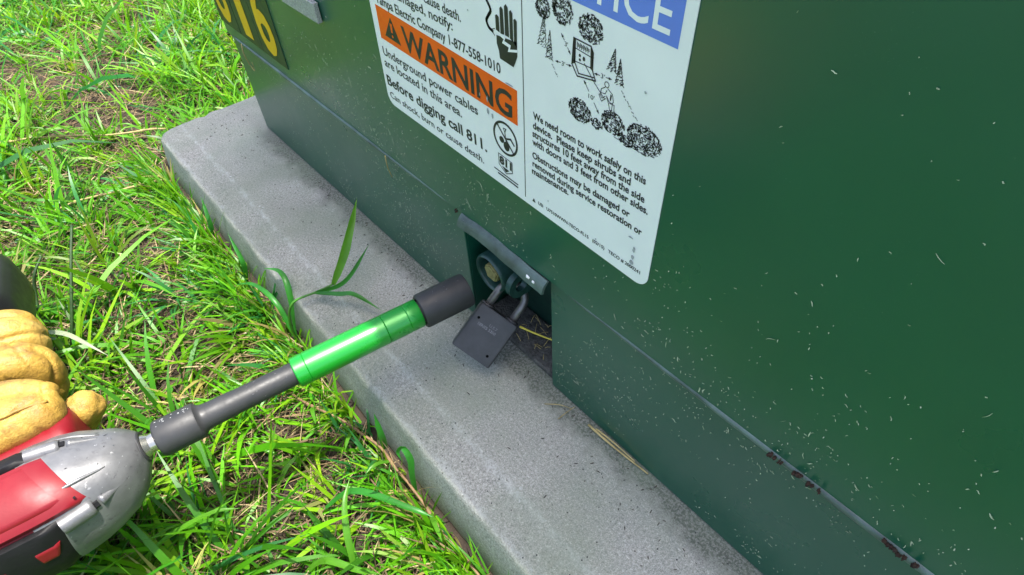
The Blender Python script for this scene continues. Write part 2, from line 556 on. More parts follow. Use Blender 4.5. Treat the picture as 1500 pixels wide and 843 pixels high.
# collar round the bolt, the bolt and the hasp tab
CC = Vector((.5185, 0, .0790))
def collar():
    Mx = Matrix.Translation((CC.x, 0, CC.z)) @ Matrix.Rotation(R(90), 4, 'Z')     # local X -> world Y
    prof = [(.0455, .0196), (.0075, .0196), (.0052, .0190), (.0042, .0180), (.0050, .0167), (.0065, .0162), (.044, .0162)]
    V, F = lathe(prof, 40, Mx)
    return obj('bolt_collar', V, F, M_COLLAR, cab)
sharp(collar(), 45)
def bolt():
    bm = bmesh.new()
    bmesh.ops.create_cone(bm, cap_ends=True, segments=5, radius1=.0112, radius2=.0100, depth=.014)
    bmesh.ops.bevel(bm, geom=bm.edges[:], offset=.0014, segments=2, affect='EDGES')
    bm.transform(Matrix.Translation((CC.x, .013, CC.z)) @ Matrix.Rotation(R(90), 4, 'X'))
    V, F = lathe([(0, .0135), (.003, .0138), (.0035, .012)], 28, Matrix.Translation((CC.x, .031, CC.z)) @ Matrix.Rotation(R(90), 4, 'Z'))
    o = bmobj('security_bolt', bm, M_BRASS, cab); sharp(o, 30)
    obj('washer', V, F, M_BRASS, o)
bolt()
def tab():
    # upright plate with a rounded nose and a hole, thickness along x
    x0, x1 = .5480, .5540; cy, cz, ro, ri = .0130, .0860, .0135, .0066
    seg = 28; V, F = [], []
    for x in (x0, x1):
        for k in range(seg):
            a = 2 * math.pi * k / seg; V.append((x, cy + ri * math.cos(a), cz + ri * math.sin(a)))
        for k in range(seg):
            a = 2 * math.pi * k / seg; c, s = math.cos(a), math.sin(a)
            y, z = cy + ro * c, cz + ro * s
            if c > 0: y = .0455 if abs(c) > .3 else y; z = cz + ro * (1 if s > 0 else -1) * min(1, abs(s) * 1.4)
            V.append((x, y, z))
    for k in range(seg):
        j = (k + 1) % seg; b = 2 * seg
        F += [(k, j, seg + j, seg + k), (b + k, b + seg + k, b + seg + j, b + j), (seg + k, seg + j, b + seg + j, b + seg + k), (k, b + k, b + j, j)]
    o = obj('hasp_tab', V, F, M_COLLAR, cab); sharp(o, 40)
tab()

# galvanised bracket high on the cover
b = box_bm(.245, .3165, HY - .0052, HY - .0005, .2480, .2660, .0006, 1)
bmobj('metal_bracket', b, M_GALV, cab)

# ---------------- lettering helper: flat printed glyphs as thin meshes
def text_mesh(s, bold=0.0, italic=0.0):
    cu = bpy.data.curves.new('t', 'FONT'); cu.body = s; cu.size = 1.0; cu.offset = bold; cu.resolution_u = 3
    o = bpy.data.objects.new('t', cu); COL.objects.link(o)
    bpy.context.view_layer.update()
    me = bpy.data.meshes.new_from_object(o.evaluated_get(bpy.context.evaluated_depsgraph_get()))
    bpy.data.objects.remove(o); bpy.data.curves.remove(cu)
    return me

def print_text(name, s, M, p0, p1, height, mat, parent, bold=0.0, lift=.0002):
    """lay a line of text from p0 to p1 (baseline ends) with the given capital height, in the plane of M"""
    me = text_mesh(s, bold)
    n = len(me.vertices); co = np.empty(n * 3); me.vertices.foreach_get('co', co); co = co.reshape(-1, 3)
    x0, x1 = co[:, 0].min(), co[:, 0].max()
    d = Vector((p1[0] - p0[0], p1[1] - p0[1])); L = d.length; d /= L
    X = (co[:, 0] - x0) / (x1 - x0) * L; Y = co[:, 1] / .72 * height
    out = np.stack([p0[0] + X * d.x - Y * d.y, p0[1] + X * d.y + Y * d.x, np.full(n, lift)], 1)
    me.vertices.foreach_set('co', out.ravel())
    me.transform(M)
    return meobj(name, me, mat, parent)

# ---------------- number plates 6 1 6
NM = Matrix(((1, 0, 0, 0), (0, 0, -1, HY), (0, 1, 0, 0), (0, 0, 1, 0)))       # (x, z, out) -> world
NM = Matrix(((1, 0, 0, 0), (0, 0, -1, HY - .0001), (0, 1, 0, 0), (0, 0, 0, 1)))
for k, (ch, xc) in enumerate((('6', .0275), ('1', .0915), ('6', .1540))):
    o = box('number_plate', xc - .0305, xc + .0315, HY - .0008, HY + .0005, .157, .262, M_PLATE, cab, .0003, 1)
    w = .021 if ch == '6' else .0115
    print_text('numeral', ch, NM, (xc - w, .1665), (xc + w, .1665), .083, M_YEL, o, .022, .0011)

# ---------------- warning sticker, laid out in millimetres from its lower left corner
phi = -.036
ca, sa = math.cos(phi), math.sin(phi)
s0, t0 = .40833, .08271
ORG = Vector((s0 * ca - t0 * sa, HY - .0003, .14181 + s0 * sa + t0 * ca))
SM = Matrix(((ca, -sa, 0, ORG.x), (0, 0, -1, ORG.y), (sa, ca, 0, ORG.z), (0, 0, 0, 1))) @ Matrix.Diagonal((.001, .001, 1, 1))
SW, SH = 282.8, 268.0

def flat(name, polys, mat, parent, lift):
    V, F = [], []
    for p in polys:
        F.append(tuple(range(len(V), len(V) + len(p)))); V += [SM @ Vector((x, y, lift)) for x, y in p]
    return obj(name, V, F, mat, parent)

def rrect(x0, y0, x1, y1, r, n=8):
    P = []
    for cx, cy, a0 in ((x1 - r, y0 + r, 270), (x1 - r, y1 - r, 0), (x0 + r, y1 - r, 90), (x0 + r, y0 + r, 180)):
        for i in range(n + 1):
            a = R(a0 + 90 * i / n); P.append((cx + r * math.cos(a), cy + r * math.sin(a)))
    return P

def stroke(pts, w):
    out = []
    for (a, b) in zip(pts[:-1], pts[1:]):
        d = Vector((b[0] - a[0], b[1] - a[1]))
        if d.length < 1e-6: continue
        d.normalize(); nx, ny = -d.y * w / 2, d.x * w / 2; ex, ey = d.x * w * .3, d.y * w * .3
        out.append([(a[0] - ex + nx, a[1] - ey + ny), (a[0] - ex - nx, a[1] - ey - ny), (b[0] + ex - nx, b[1] + ey - ny), (b[0] + ex + nx, b[1] + ey + ny)])
    return out

def ell(cx, cy, rx, ry, n=24, a0=0, a1=360):
    return [(cx + rx * math.cos(R(a0 + (a1 - a0) * i / n)), cy + ry * math.sin(R(a0 + (a1 - a0) * i / n))) for i in range(n + 1)]

def sticker():
    P = rrect(0, 0, SW, SH, 9)
    n = len(P)
    V = [SM @ Vector((x, y, .0004)) for x, y in P] + [SM @ Vector((x, y, -.0001)) for x, y in P]
    F = [tuple(range(n))] + [(i, n + i, n + (i + 1) % n, (i + 1) % n) for i in range(n)]
    return obj('warning_sticker', V, F, M_WHITE, cab)
st = sticker()
L1, L2, L3 = .00050, .00060, .00070
def T(s, a, b, h, mat=M_INK, bold=0.0, lift=L2, name='lettering'):
    return print_text(name, s, SM @ Matrix.Identity(4), a, b, h, mat, st, bold, lift)

flat('divider_line', [[(173.0, 4.5), (173.7, 4.5), (173.7, SH - 8), (173.0, SH - 8)]], M_INK, st, L1)
flat('warning_banner', [[(7.6, 58.4), (167.2, 57.7), (167.5, 82.4), (7.8, 84.2)]], M_ORANGE, st, L1)
flat('hazard_triangle', [[(15.2, 63.0), (36.4, 62.4), (26.8, 80.3)]], M_INK, st, L2)
flat('exclamation_mark', [[(25.1, 68.5), (27.3, 68.5), (28.0, 75.6), (24.9, 75.6)], ell(26.2, 65.8, 1.1, 1.2, 10)], M_ORANGE, st, L3)
T('WARNING', (39.8, 61.7), (162.3, 60.6), 17.8, bold=.022)
T('Can shock, burn or cause death.', (-2 + 12, 106.8), (115.6, 106.8), 6.6, bold=.012)
T('If damaged, notify:', (27.5, 97.5), (105.8, 98.0), 6.6, bold=.012)
T('Tampa Electric Company 1-877-558-1010', (10.5, 86.4), (152.6, 87.2), 6.9, bold=.014)
T('Underground power cables', (6.4, 44.6), (125.6, 46.0), 7.2, bold=.012)
T('are located in this area.', (5.4, 34.8), (106.0, 34.9), 7.2, bold=.012)
T('Before digging call 811.', (4.0, 18.2), (133.0, 19.8), 9.0, bold=.022)
T('Can shock, burn or cause death.', (4.5, 6.6), (128.2, 7.3), 6.0, bold=.008)
T('We need room to work safely on this', (182.0, 70.2), (270.8, 72.2), 4.9, bold=.024)
T('device.  Please keep shrubs and', (181.8, 63.4), (261.0, 66.0), 4.9, bold=.024)
T('structures 10 feet away from the side', (181.3, 57.4), (271.8, 60.4), 4.9, bold=.024)
T('with doors and 3 feet from other sides.', (181.2, 51.3), (275.2, 54.3), 4.9, bold=.024)
T('Obstructions may be damaged or', (181.1, 41.2), (263.4, 44.5), 4.9, bold=.024)
T('removed during service restoration or', (181.1, 34.8), (273.5, 37.6), 4.9, bold=.024)
T('maintenance.', (180.6, 28.6), (214.6, 31.0), 4.9, bold=.024)
T('USI   U7510WWN-TECO-FL15   (02/15)   TECO # 2000241', (186.5, 6.0), (276.9, 8.6), 2.7, bold=.02)
flat('small_triangle', [[(180.6, 5.4), (183.8, 5.4), (182.2, 8.6)]], M_INK, st, L2)
flat('notice_banner', [[(178.5, 150.0), (276.4, 149.0), (276.6, 176), (178.5, 177)]], M_BLUE, st, L1)
T('NOTICE', (184.5, 153.6), (271.0, 153.3), 19.0, M_WHITE, .006, L2)
# shocked hand
hand = [[(150, 122.5), (151.6, 123.4), (153.2, 122.5), (153.4, 113.0), (150.2, 112.4)],
        [(154.2, 127.8), (155.6, 129.2), (157.2, 128.0), (157.6, 113.6), (154.2, 113.2)],
        [(158.3, 130.2), (159.8, 131.8), (161.5, 130.4), (161.9, 113.5), (158.3, 113.6)],
        [(162.6, 128.6), (163.9, 129.8), (165.4, 128.5), (165.5, 112.0), (162.6, 113.2)],
        [(166.2, 125.2), (167.6, 126.2), (169.0, 125.0), (168.6, 110.0), (166.2, 111.4)],
        [(150.3, 111.0), (168.7, 113.0), (168.7, 104.5), (166.8, 100.0), (165.0, 96.6), (152.6, 97.4), (152.0, 102.0), (150.3, 106.0)]]
flat('shock_hand', hand, M_INK, st, L2)
flat('lightning_bolt', [[(149.6, 112.6), (157.0, 110.8), (155.4, 108.0), (161.4, 107.4), (160.4, 104.4), (169.2, 107.2), (169.2, 108.8), (162.4, 106.6), (163.4, 109.4), (157.6, 109.9), (158.9, 112.6), (149.9, 114.2)]], M_WHITE, st, L3)
cable = [(x, y) for x, y, _ in spline([(138.5, 133.5, 0), (143.5, 128.0, 0), (146.0, 124.0, 0), (143.6, 120.2, 0), (141.6, 116.8, 0), (143.4, 113.4, 0), (147.0, 112.0, 0)], 20)]
flat('cable_end', stroke(cable, 1.9) + stroke([(146.2, 113.0), (149.0, 114.4)], .5) + stroke([(146.6, 111.8), (148.8, 110.0)], .5), M_INK, st, L2)
# no digging sign
ring = []
for i in range(40):
    a, b_ = R(9 * i), R(9 * (i + 1))
    ring.append([(154.1 + r * math.cos(t), 41.6 + r * math.sin(t)) for r, t in ((12.6, a), (12.6, b_), (10.9, b_), (10.9, a))])
flat('prohibition_ring', ring + stroke([(146.2, 49.4), (162.2, 33.8)], 1.3), M_INK, st, L2)
flat('shovel_and_hand', [ell(155.0, 36.0, 3.0, 3.6, 16), ell(150.2, 39.2, 2.5, 2.5, 12)] + stroke([(154.6, 40), (153.8, 46.8)], .8) + stroke([(152.2, 49.0), (155.2, 49.4), (153.8, 46.6), (152.2, 49.0)], .6)
     + stroke([(155.4, 42.2), (159.6, 43.8), (163.0, 40.6)], 1.4), M_INK, st, L2)
T('811', (146.6, 18.8), (159.4, 18.4), 6.2, bold=.05)
flat('shovel_emblem', stroke([(145.9, 26.2), (160.2, 25.4), (160.2, 16.6), (153.4, 12.6), (145.9, 17.2), (145.9, 26.2)], .6) + [[(149, 17.2), (157, 16.8), (153.2, 13.6)]], M_INK, st, L2)
flat('tiny_print', stroke([(140.4, 11.0), (165.6, 10.2)], 1.0) + stroke([(144.5, 8.6), (165.4, 7.8)], 1.3), M_INK, st, L2)

def shrub(cx, cy, rx, ry, n, seed):
    r = random.Random(seed); out = []
    for _ in range(n):
        a = r.uniform(0, 6.283); q = math.sqrt(r.random()) ** .85
        x, y = cx + rx * q * math.cos(a), cy + ry * q * math.sin(a)
        if r.random() < .30 * (x - cx + rx) / (2 * rx) + .12: continue
        L = r.uniform(.6, 1.4); t = a + 1.57 + r.uniform(-.9, .9)
        out += stroke([(x - L / 2 * math.cos(t), y - L / 2 * math.sin(t)), (x + L / 2 * math.cos(t), y + L / 2 * math.sin(t))], r.uniform(.32, .55))
    return flat('printed_shrub', out, M_INK, st, L2)
shrub(190.2, 139.6, 5.6, 5.6, 246, 1); shrub(204.6, 143.0, 7.6, 7.6, 377, 2); shrub(224.6, 140.2, 8.6, 7.2, 435, 3)
shrub(220.2, 93.4, 8.6, 6.8, 435, 4); shrub(233.2, 91.2, 4.4, 3.2, 130, 5); shrub(244.4, 96.8, 8.2, 6.8, 435, 6); shrub(265.6, 97.2, 11.4, 8.2, 623, 7)
shrub(254.5, 91.0, 5.0, 3.0, 130, 8)
def fir(top, base, w, seed):
    r = random.Random(seed); n = 15; L = []
    for side in (-1, 1):
        pts = [top]
        for i in range(1, n + 1):
            f = i / n; q = w * f * (1.15 if i % 2 else .8)
            pts.append((top[0] + (base[0] - top[0]) * f + side * q, top[1] + (base[1] - top[1]) * f))
        L += stroke(pts, .42)
    for i in range(46):
        f = r.uniform(.12, 1); x = top[0] + (base[0] - top[0]) * f + r.uniform(-.85, .85) * w * f; y = top[1] + (base[1] - top[1]) * f
        L += stroke([(x - .55, y - .45), (x + .55, y + .3)], .3)
    return flat('printed_tree', L, M_INK, st, L2)
fir((191.2, 137.0), (189.6, 118.6), 3.4, 1); fir((195.7, 129.4), (195.4, 113.4), 2.6, 2)
fir((241.4, 136.2), (240.2, 124.2), 2.9, 3); fir((245.2, 132.6), (246.0, 119.2), 2.7, 4)
# opened cabinet drawing
BX = [[(213.4, 131.9), (225.6, 131.7), (227.4, 129.0), (227.6, 119.6), (230.2, 114.9), (217.0, 112.4), (212.8, 117.6)]]
flat('drawn_cabinet', stroke(BX[0] + [BX[0][0]], .75) + stroke([(213.0, 119.8), (226.2, 120.6)], .5) + stroke([(214.6, 127), (226.4, 126.2)], .5) + stroke([(214.6, 131), (214.9, 119.2), (218.0, 114.2), (228.6, 116.2)], .7)
     + [[(213.3, 131.9), (215.0, 131.4), (215.2, 119.0), (212.8, 117.6)], [(225.3, 131.6), (227.4, 129.0), (227.6, 119.6), (226.0, 120.0)]]
     + sum([stroke([(216 + i * .75, 130.6 - (i % 3) * .4), (216.3 + i * .75, 127.6 + (i % 2) * .9)], .42) for i in range(12)], [])
     + [ell(218.2, 124.2, .8, .9, 8), ell(218.4, 121.9, .8, .8, 8), ell(221.2, 123.4, .9, 1.3, 8)], M_INK, st, L2)
def arrow(a, b, gap=None):
    d = Vector((b[0] - a[0], b[1] - a[1])); L = d.length; d.normalize(); nrm = Vector((-d.y, d.x)); out = []
    if gap:
        m0 = .5 - gap / 2; m1 = .5 + gap / 2
        out += stroke([a, (a[0] + d.x * L * m0, a[1] + d.y * L * m0)], .4) + stroke([(a[0] + d.x * L * m1, a[1] + d.y * L * m1), b], .4)
    else: out += stroke([a, b], .4)
    for p, s in ((a, 1), (b, -1)):
        out.append([(p[0] - d.x * s * .4, p[1] - d.y * s * .4), (p[0] + s * d.x * 1.8 + nrm.x * .8, p[1] + s * d.y * 1.8 + nrm.y * .8), (p[0] + s * d.x * 1.8 - nrm.x * .8, p[1] + s * d.y * 1.8 - nrm.y * .8)])
    return flat('dimension_arrow', out, M_INK, st, L2)
arrow((204.4, 130.8), (211.4, 122.3), .36); arrow((200.6, 114.4), (212.4, 116.1), .36); arrow((229.2, 118.7), (240.7, 120.2), .36); arrow((222.1, 112.0), (234.1, 97.9), .34)
T("3'", (206.9, 125.2), (209.4, 125.2), 2.6); T("3'", (205.2, 113.8), (207.7, 113.8), 2.6); T("3'", (233.6, 118.2), (236.1, 118.2), 2.6); T("10'", (226.0, 103.6), (230.4, 103.8), 2.6)
man = (stroke(ell(238.0, 116.2, 1.5, 1.5, 12), .4) + stroke([(237.2, 114.6), (234.6, 112.6), (234.2, 110.4), (237.4, 110.8), (238.4, 113.2)], .4)
       + stroke([(238.8, 114.4), (242.2, 112.6), (243.4, 108.6), (242.2, 107.2), (240.4, 107.8), (238.4, 110.2)], .4) + stroke([(238.4, 109.6), (240.0, 107.0), (241.4, 103.2), (242.6, 103.4), (242.8, 107.4)], .4)
       + stroke([(240.8, 107.0), (244.0, 107.2), (244.4, 103.4)], .4) + stroke([(238.0, 108.4), (235.2, 105.8), (233.2, 108.8), (234.0, 109.4), (235.4, 107.6), (237.6, 109.6)], .4)
       + stroke([(221.6, 121.2), (229.6, 113.6), (237.2, 107.8)], .45) + [[(241.0, 112.2), (242.0, 111.8), (241.6, 108.6), (240.8, 108.8)]])
flat('drawn_worker', man, M_INK, st, L2)
dots = []
r_ = random.Random(3)
for i in range(16):
    x, y = 248 + i * .75 + r_.uniform(-.4, .4), 117 - i * .75 + r_.uniform(-.7, .7); dots += stroke([(x, y), (x + .5, y - .5)], .35)
for i in range(10):
    x, y = 197.5 + i * .5, 111.6 - i * .6 + r_.uniform(-.6, .6); dots += stroke([(x, y), (x + .5, y - .4)], .3)
for i in range(30):
    x = 246 + i * .75; dots += stroke([(x, 89.6 - .02 * i + r_.uniform(-.3, .3)), (x + .8, 89.4)], .35)
tag(flat('ground_ticks', dots, M_INK, st, L2), kind='stuff')
M_SMUDGE = simple('sticker_smudge', (.33, .35, .37), .6, var=.3, vscale=300)
for (x, y, a, c) in ((270.0, 24.0, 1.0, 2.1), (269.8, 17.8, 1.2, 1.6), (269.6, 13.4, 1.6, 1.6), (266.4, 31.6, 1.8, .6), (137.2, 54.6, 1.0, 2.4), (141.8, 53.2, .8, 2.2), (137.4, 63.6, .7, 2.4), (129.6, 64.0, .6, 1.4), (160.4, 83.6, 3.4, .5), (124.0, 117.0, .5, .6), (196.4, 15.0, .5, .7), (240.0, 11.6, .5, .6), (262.6, 122.6, .7, .7)):
    bl = [(px + random.uniform(-.25, .25) * a, py + random.uniform(-.25, .25) * c) for px, py in ell(x, y, a, c, 12)[:-1]]
    flat('smudge', [bl], M_SMUDGE, st, L3 + .0001)

# ------------------------------------------------------------------ padlock
LM = Matrix(((0.78352, -0.00757, 0.62122, 0.5461), (0.37225, 0.81235, -0.45313, -0.0262), (-0.49751, 0.58312, 0.63931, 0.0425), (0, 0, 0, 1)))
lock = tag(empty('padlock', mat=LM), 'dark grey steel padlock hanging below the bent flap of the cabinet', 'padlock')
LW, LH, LT = .0202, .0230, .0195
def lock_body():
    bm = bmesh.new()
    bmesh.ops.create_cube(bm, size=1)
    for v in bm.verts: v.co = Vector((v.co.x * 2 * LW, v.co.y * 2 * LH, (v.co.z - .5) * LT))
    long_e = [e for e in bm.edges if abs((e.verts[0].co - e.verts[1].co).normalized().y) > .9]
    bmesh.ops.bevel(bm, geom=long_e, offset=.0022, segments=3, affect='EDGES', profile=.5)
    oth = [e for e in bm.edges if len(e.link_faces) == 2 and e.calc_face_angle(0) > .6]
    bmesh.ops.bevel(bm, geom=oth, offset=.0008, segments=2, affect='EDGES')
    return sharp(bmobj('lock_body', bm, M_LOCK, lock), 35)
lb = lock_body()
IM = Matrix.Identity(4)
print_text('stamp', 'SERIES 5200', IM, (-.0120, .0050), (.0070, .0050), .0026, M_MARK, lb, .02, .00012)
print_text('stamp', 'U.S.7', IM, (-.0020, .0090), (.0062, .0090), .0026, M_MARK, lb, 0, .00012)
for x, y in ((-.0140, .0105), (.0125, -.0140)):
    V, F = lathe([(0.00005, .0013), (0.00015, .0013)], 16, Matrix.Translation((x, y, 0)) @ Matrix.Rotation(R(-90), 4, 'Y'))
    obj('pin_hole', V, F, M_HOLE, lb)
for x in (-.013, .013):
    V, F = lathe([(LH - .0005, .0068), (LH + .0016, .0066), (LH + .0022, .0056), (LH + .0020, .0048)], 24, Matrix.Translation((x, 0, -LT / 2)) @ Matrix.Rotation(R(90), 4, 'Z'))
    obj('shackle_collar', V, F, M_LOCK, lb, True)
sp = [(-.013, LH - .006, -LT / 2), (-.013, LH + .0165, -LT / 2)]
sp += [(-.013 * math.cos(R(a)), LH + .0165 + .0135 * math.sin(R(a)), -LT / 2) for a in range(12, 180, 12)]
sp += [(.013, LH + .0165, -LT / 2), (.013, LH - .006, -LT / 2)]
V, F = tube(sp, .0037, 14)
obj('shackle', V, F, M_SHACK, lock, True)

# ------------------------------------------------------------------ socket extension
TM = Matrix(((0.157428, -0.985713, -0.059881, .4807), (0.987107, 0.158847, -0.019690, -.2819), (0.028920, -0.056009, 0.998011, .0744), (0, 0, 0, 1)))
ext = tag(empty('socket_extension', mat=TM), 'bright green metal sleeve extension with black sockets at both ends', 'socket tool')
def turned(name, prof, mat, parent, seg=56):
    V, F = lathe(prof, seg)
    o = obj(name, V, F, mat, parent)
    return sharp(o, 28)
dr = turned('drive_socket', [(.0010, .0085), (-.0001, .0092), (-.0004, .0126), (.0006, .0139), (.0018, .0143), (.0288, .0143), (.0302, .0137), (.0312, .0122), (.0326, .0110), (.0345, .0103), (.0375, .0101)], M_BLACKST, ext)
for k in range(16):
    an = R(random.gauss(78, 7)); xx = random.uniform(.004, .029); q = random.uniform(.0003, .0016)
    blob('scuff', (xx, .01425 * math.cos(an), .01425 * math.sin(an)), (q, .00035, .00022), M_PALE, dr, .9, 1)
turned('shaft', [(.037, .0100), (.0560, .0098), (.0576, .0094), (.1120, .0094)], M_BLACKST, ext)
sl_ = turned('green_sleeve', [(.1060, .0096), (.1060, .0120), (.1068, .0126), (.1158, .0127), (.1162, .0122), (.1166, .0127), (.1840, .0127), (.1845, .0121), (.1850, .0127), (.2040, .0127), (.2045, .0123), (.2050, .0127), (.2150, .0127), (.2160, .0122), (.2160, .0090)], M_GREEN, ext)
turned('neck', [(.2140, .0098), (.2215, .0098)], M_BLACKST, ext)
turned('end_socket', [(.2190, .0112), (.2178, .0122), (.2172, .0140), (.2180, .0150), (.2200, .0154), (.2600, .0154), (.2622, .0149), (.2624, .0128), (.2590, .0112), (.2450, .0110)], M_BLACKST, ext)

for k in range(22):
    an = R(random.gauss(95, 28)); xx = random.uniform(.2205, .2605) if k % 2 else random.uniform(.060, .104); rr_ = .01537 if k % 2 else .00937; q = random.uniform(.0002, .0011)
    blob('scuff', (xx, rr_ * math.cos(an), rr_ * math.sin(an)), (q, .0002, .00018), M_MARK, ext, .9, 1)

# ------------------------------------------------------------------ impact wrench
imp = tag(empty('impact_wrench', mat=TM), 'silver, red and black cordless impact wrench held in the tan glove', 'power tool')
XS = [0, .0015, .005, .012, .02, .033, .045, .06, .075, .20]
RS = [.0118, .0140, .0192, .0258, .0303, .0358, .0390, .0408, .0410, .0410]
SH_ = [0, .001, .003, .005, .0067, .0067, .007, .0077, .0078, .0078]
RIM = -.0111
def surf(x, th, off=0.0):
    r = float(np.interp(-x, XS, RS)) + off; s = float(np.interp(-x, XS, SH_))
    c, sn = math.cos(th), math.sin(th); k = (abs(c) ** 2.4 + abs(sn) ** 2.4) ** (-1 / 2.4)
    return Vector((RIM + x, -s * .76 + r * k * c, -s * .64 + r * k * sn))
def loft(name, xs, mat, parent, off=0.0, seg=72, flare=None):
    V, F = [], []
    for x in xs:
        for k in range(seg):
            V.append(surf(x, 2 * math.pi * k / seg, off + (flare(x) if flare else 0)))
    n = len(xs)
    for i in range(n - 1):
        for k in range(seg):
            j = (k + 1) % seg; F.append((i * seg + k, i * seg + j, (i + 1) * seg + j, (i + 1) * seg + k))
    F.append(tuple(range(seg - 1, -1, -1))); F.append(tuple((n - 1) * seg + k for k in range(seg)))
    return sharp(obj(name, V, F, mat, parent), 40)
def patch(name, f_x0, x1, th0, th1, t, mat, parent, base=0.0, nx=18, nt=18, inset=.0015):
    """a raised plate lying on the housing between two angles (degrees), with bevelled rim"""
    V, F = [], []
    for j in range(nt + 1):
        v = j / nt; th = R(th0 + (th1 - th0) * v); xa = f_x0(v)
        for i in range(nx + 1):
            u = i / nx; x = xa + (x1 - xa) * u
            edge = min(u * abs(x1 - xa), (1 - v) * abs(R(th1 - th0)) * .04, v * abs(R(th1 - th0)) * .04)
            V.append(surf(x, th, base + t * min(1, edge / inset) ** .5))
    w = nx + 1
    for j in range(nt):
        for i in range(nx): F.append((j * w + i, j * w + i + 1, (j + 1) * w + i + 1, (j + 1) * w + i))
    m = len(V)
    for j in range(nt + 1):
        v = j / nt; th = R(th0 + (th1 - th0) * v); xa = f_x0(v)
        for i in range(nx + 1): V.append(surf(xa + (x1 - xa) * i / nx, th, base - .002))
    for i in range(nx):
        F.append((i, m + i, m + i + 1, i + 1)); a = nt * w + i; F.append((a, a + 1, m + a + 1, m + a))
    for j in range(nt):
        a = j * w; F.append((a, a + w, m + a + w, m + a)); a += nx; F.append((a, m + a, m + a + w, a + w))
    return sharp(obj(name, V, F, mat, parent), 45)
noz = loft('nose_housing', [0, -.0008, -.003, -.006, -.01, -.015, -.02, -.026, -.033, -.039, -.045, -.052, -.060, -.066], M_SILVER, imp)
turned('anvil', [(-.016, .0098), (-.0112, .0098), (-.0095, .0090), (-.006, .0070), (-.002, .0072), (.006, .0072)], M_CHROME, imp, 32)
turned('anvil_collar', [(-.0135, .0122), (-.0106, .0122), (-.0098, .0114), (-.0098, .0090)], M_BLACKST, imp, 40)
loft('motor_housing', [-.0655, -.068, -.085, -.11, -.14, -.165, -.180, -.190, -.196], M_RED, imp, -.0012, flare=lambda x: -.012 * max(0, (-x - .165) / .031) ** 2)
pan = patch('side_panel', lambda v: -.0505 + .0185 * v, -.175, 84, 148, .0028, M_RED, imp)
patch('panel_inset', lambda v: -.0600 + .0165 * v, -.172, 91, 138, .0018, M_RED, pan, .0026, inset=.0007)
V, F = lathe([(0, .0010), (.0002, .0010)], 12)
th = R(139); p = surf(-.0375, th, .0031)
obj('panel_screw', [p + Vector((v.y * .9, v.z, v.x * .2)) for v in V], F, M_RUBBER, pan)
bum = patch('rubber_bumper', lambda v: -.0515 - .010 * v, -.185, 150, 215, .0030, M_RUBBER, imp, nt=22)
patch('red_mark', lambda v: -.0580 - .006 * v, -.0735, 169, 184, .0008, M_RED, bum, .0028, 10, 8, .0006)
patch('red_mark', lambda v: -.092, -.112, 172, 190, .0008, M_RED, bum, .0028, 10, 8, .0006)
patch('grip_strip', lambda v: -.0575, -.185, 66, 82, .0034, M_RUBBER, imp, nt=10)
for th_d, xa, xb, r in ((74, -.0400, -.0600, .0058), (158, -.0330, -.0530, .0066)):
    a, c = surf(xa, R(th_d), -.0016), surf(xb, R(th_d), -.0004)
    V, F = tube([a, a.lerp(c, .06), a.lerp(c, .12), a.lerp(c, .5), c], [r * .80, r * .96, r, r, r * .98], 20)
    bs = sharp(obj('bolt_boss', V, F, M_SILVER, noz), 40)
    d = (a - c).normalized()
    V, F = tube([a - d * .001, a + d * .0030], [.0036, .0034], 6)
    obj('bolt_head', V, F, M_RUBBER, bs)
    # cast fairing in front of the boss
    e = surf(xa + .022, R(th_d), -.0006)
    V, F = tube(spline([a + d * .004, a.lerp(e, .55) + Vector((0, 0, 0)), e], 8), [.0042, .0040, .0036, .0032, .0027, .0022, .0017, .0011, .0004], 12)
    obj('cast_rib', V, F, M_SILVER, noz, True)
for th_d in (62, 128):
    P = [surf(-.052 + .034 * i / 12, R(th_d - (4 if th_d > 100 else -6) * i / 12), .0001) for i in range(13)]
    V, F = tube(P, [.0012 * math.sin(math.pi * (i + .4) / 12.8) + .0002 for i in range(13)], 8)
    obj('cast_rib', V, F, M_SILVER, noz, True)
for k in range(16):                                       # nicks in the cast nose
    p = surf(random.uniform(-.055, -.010), R(random.uniform(70, 185)), .0001); a_ = random.uniform(0, 3.14); L_ = random.uniform(.0006, .0040)
    q = p + Vector((math.cos(a_), math.sin(a_) * .5, math.sin(a_) * .2)) * L_
    V, F = tube([p, p.lerp(q, .5), q], [.0001, .00028, .0001], 5)
    obj('nick', V, F, M_BLACKST if k % 2 else M_CHROME, noz)
# handle, trigger and battery
def rbox(name, c, hs, bev, mat, parent, seg=4):
    bm = box_bm(c[0] - hs[0], c[0] + hs[0], c[1] - hs[1], c[1] + hs[1], c[2] - hs[2], c[2] + hs[2], bev, seg)
    return sharp(bmobj(name, bm, mat, parent), 50)
rbox('handle', (-.112, .115, 0), (.022, .100, .0165), .012, M_RUBBER, imp)
rbox('handle_shoulder', (-.100, .038, 0), (.052, .020, .026), .012, M_RED, imp)
rbox('trigger', (-.085, .062, 0), (.010, .014, .008), .004, M_RUBBER, imp)
bat = rbox('battery_pack', (-.156, .262, 0), (.064, .056, .037), .030, M_BATT, imp, 6)
BM = Matrix(((0, 1, 0, -.146), (-1, 0, 0, .306), (0, 0, 1, .0372), (0, 0, 0, 1)))
print_text('battery_print', 'LITHIUM', BM, (.006, .020), (.034, .020), .0042, M_PALE, bat, .01, .00012)
for k in range(5):
    x = -.150 + k * .0052
    obj('gauge_bar', [(x, .250, .03732), (x + .0036, .250, .03732), (x + .0036, .259, .03732), (x, .259, .03732)], [(0, 1, 2, 3)], M_GAUGE, bat)

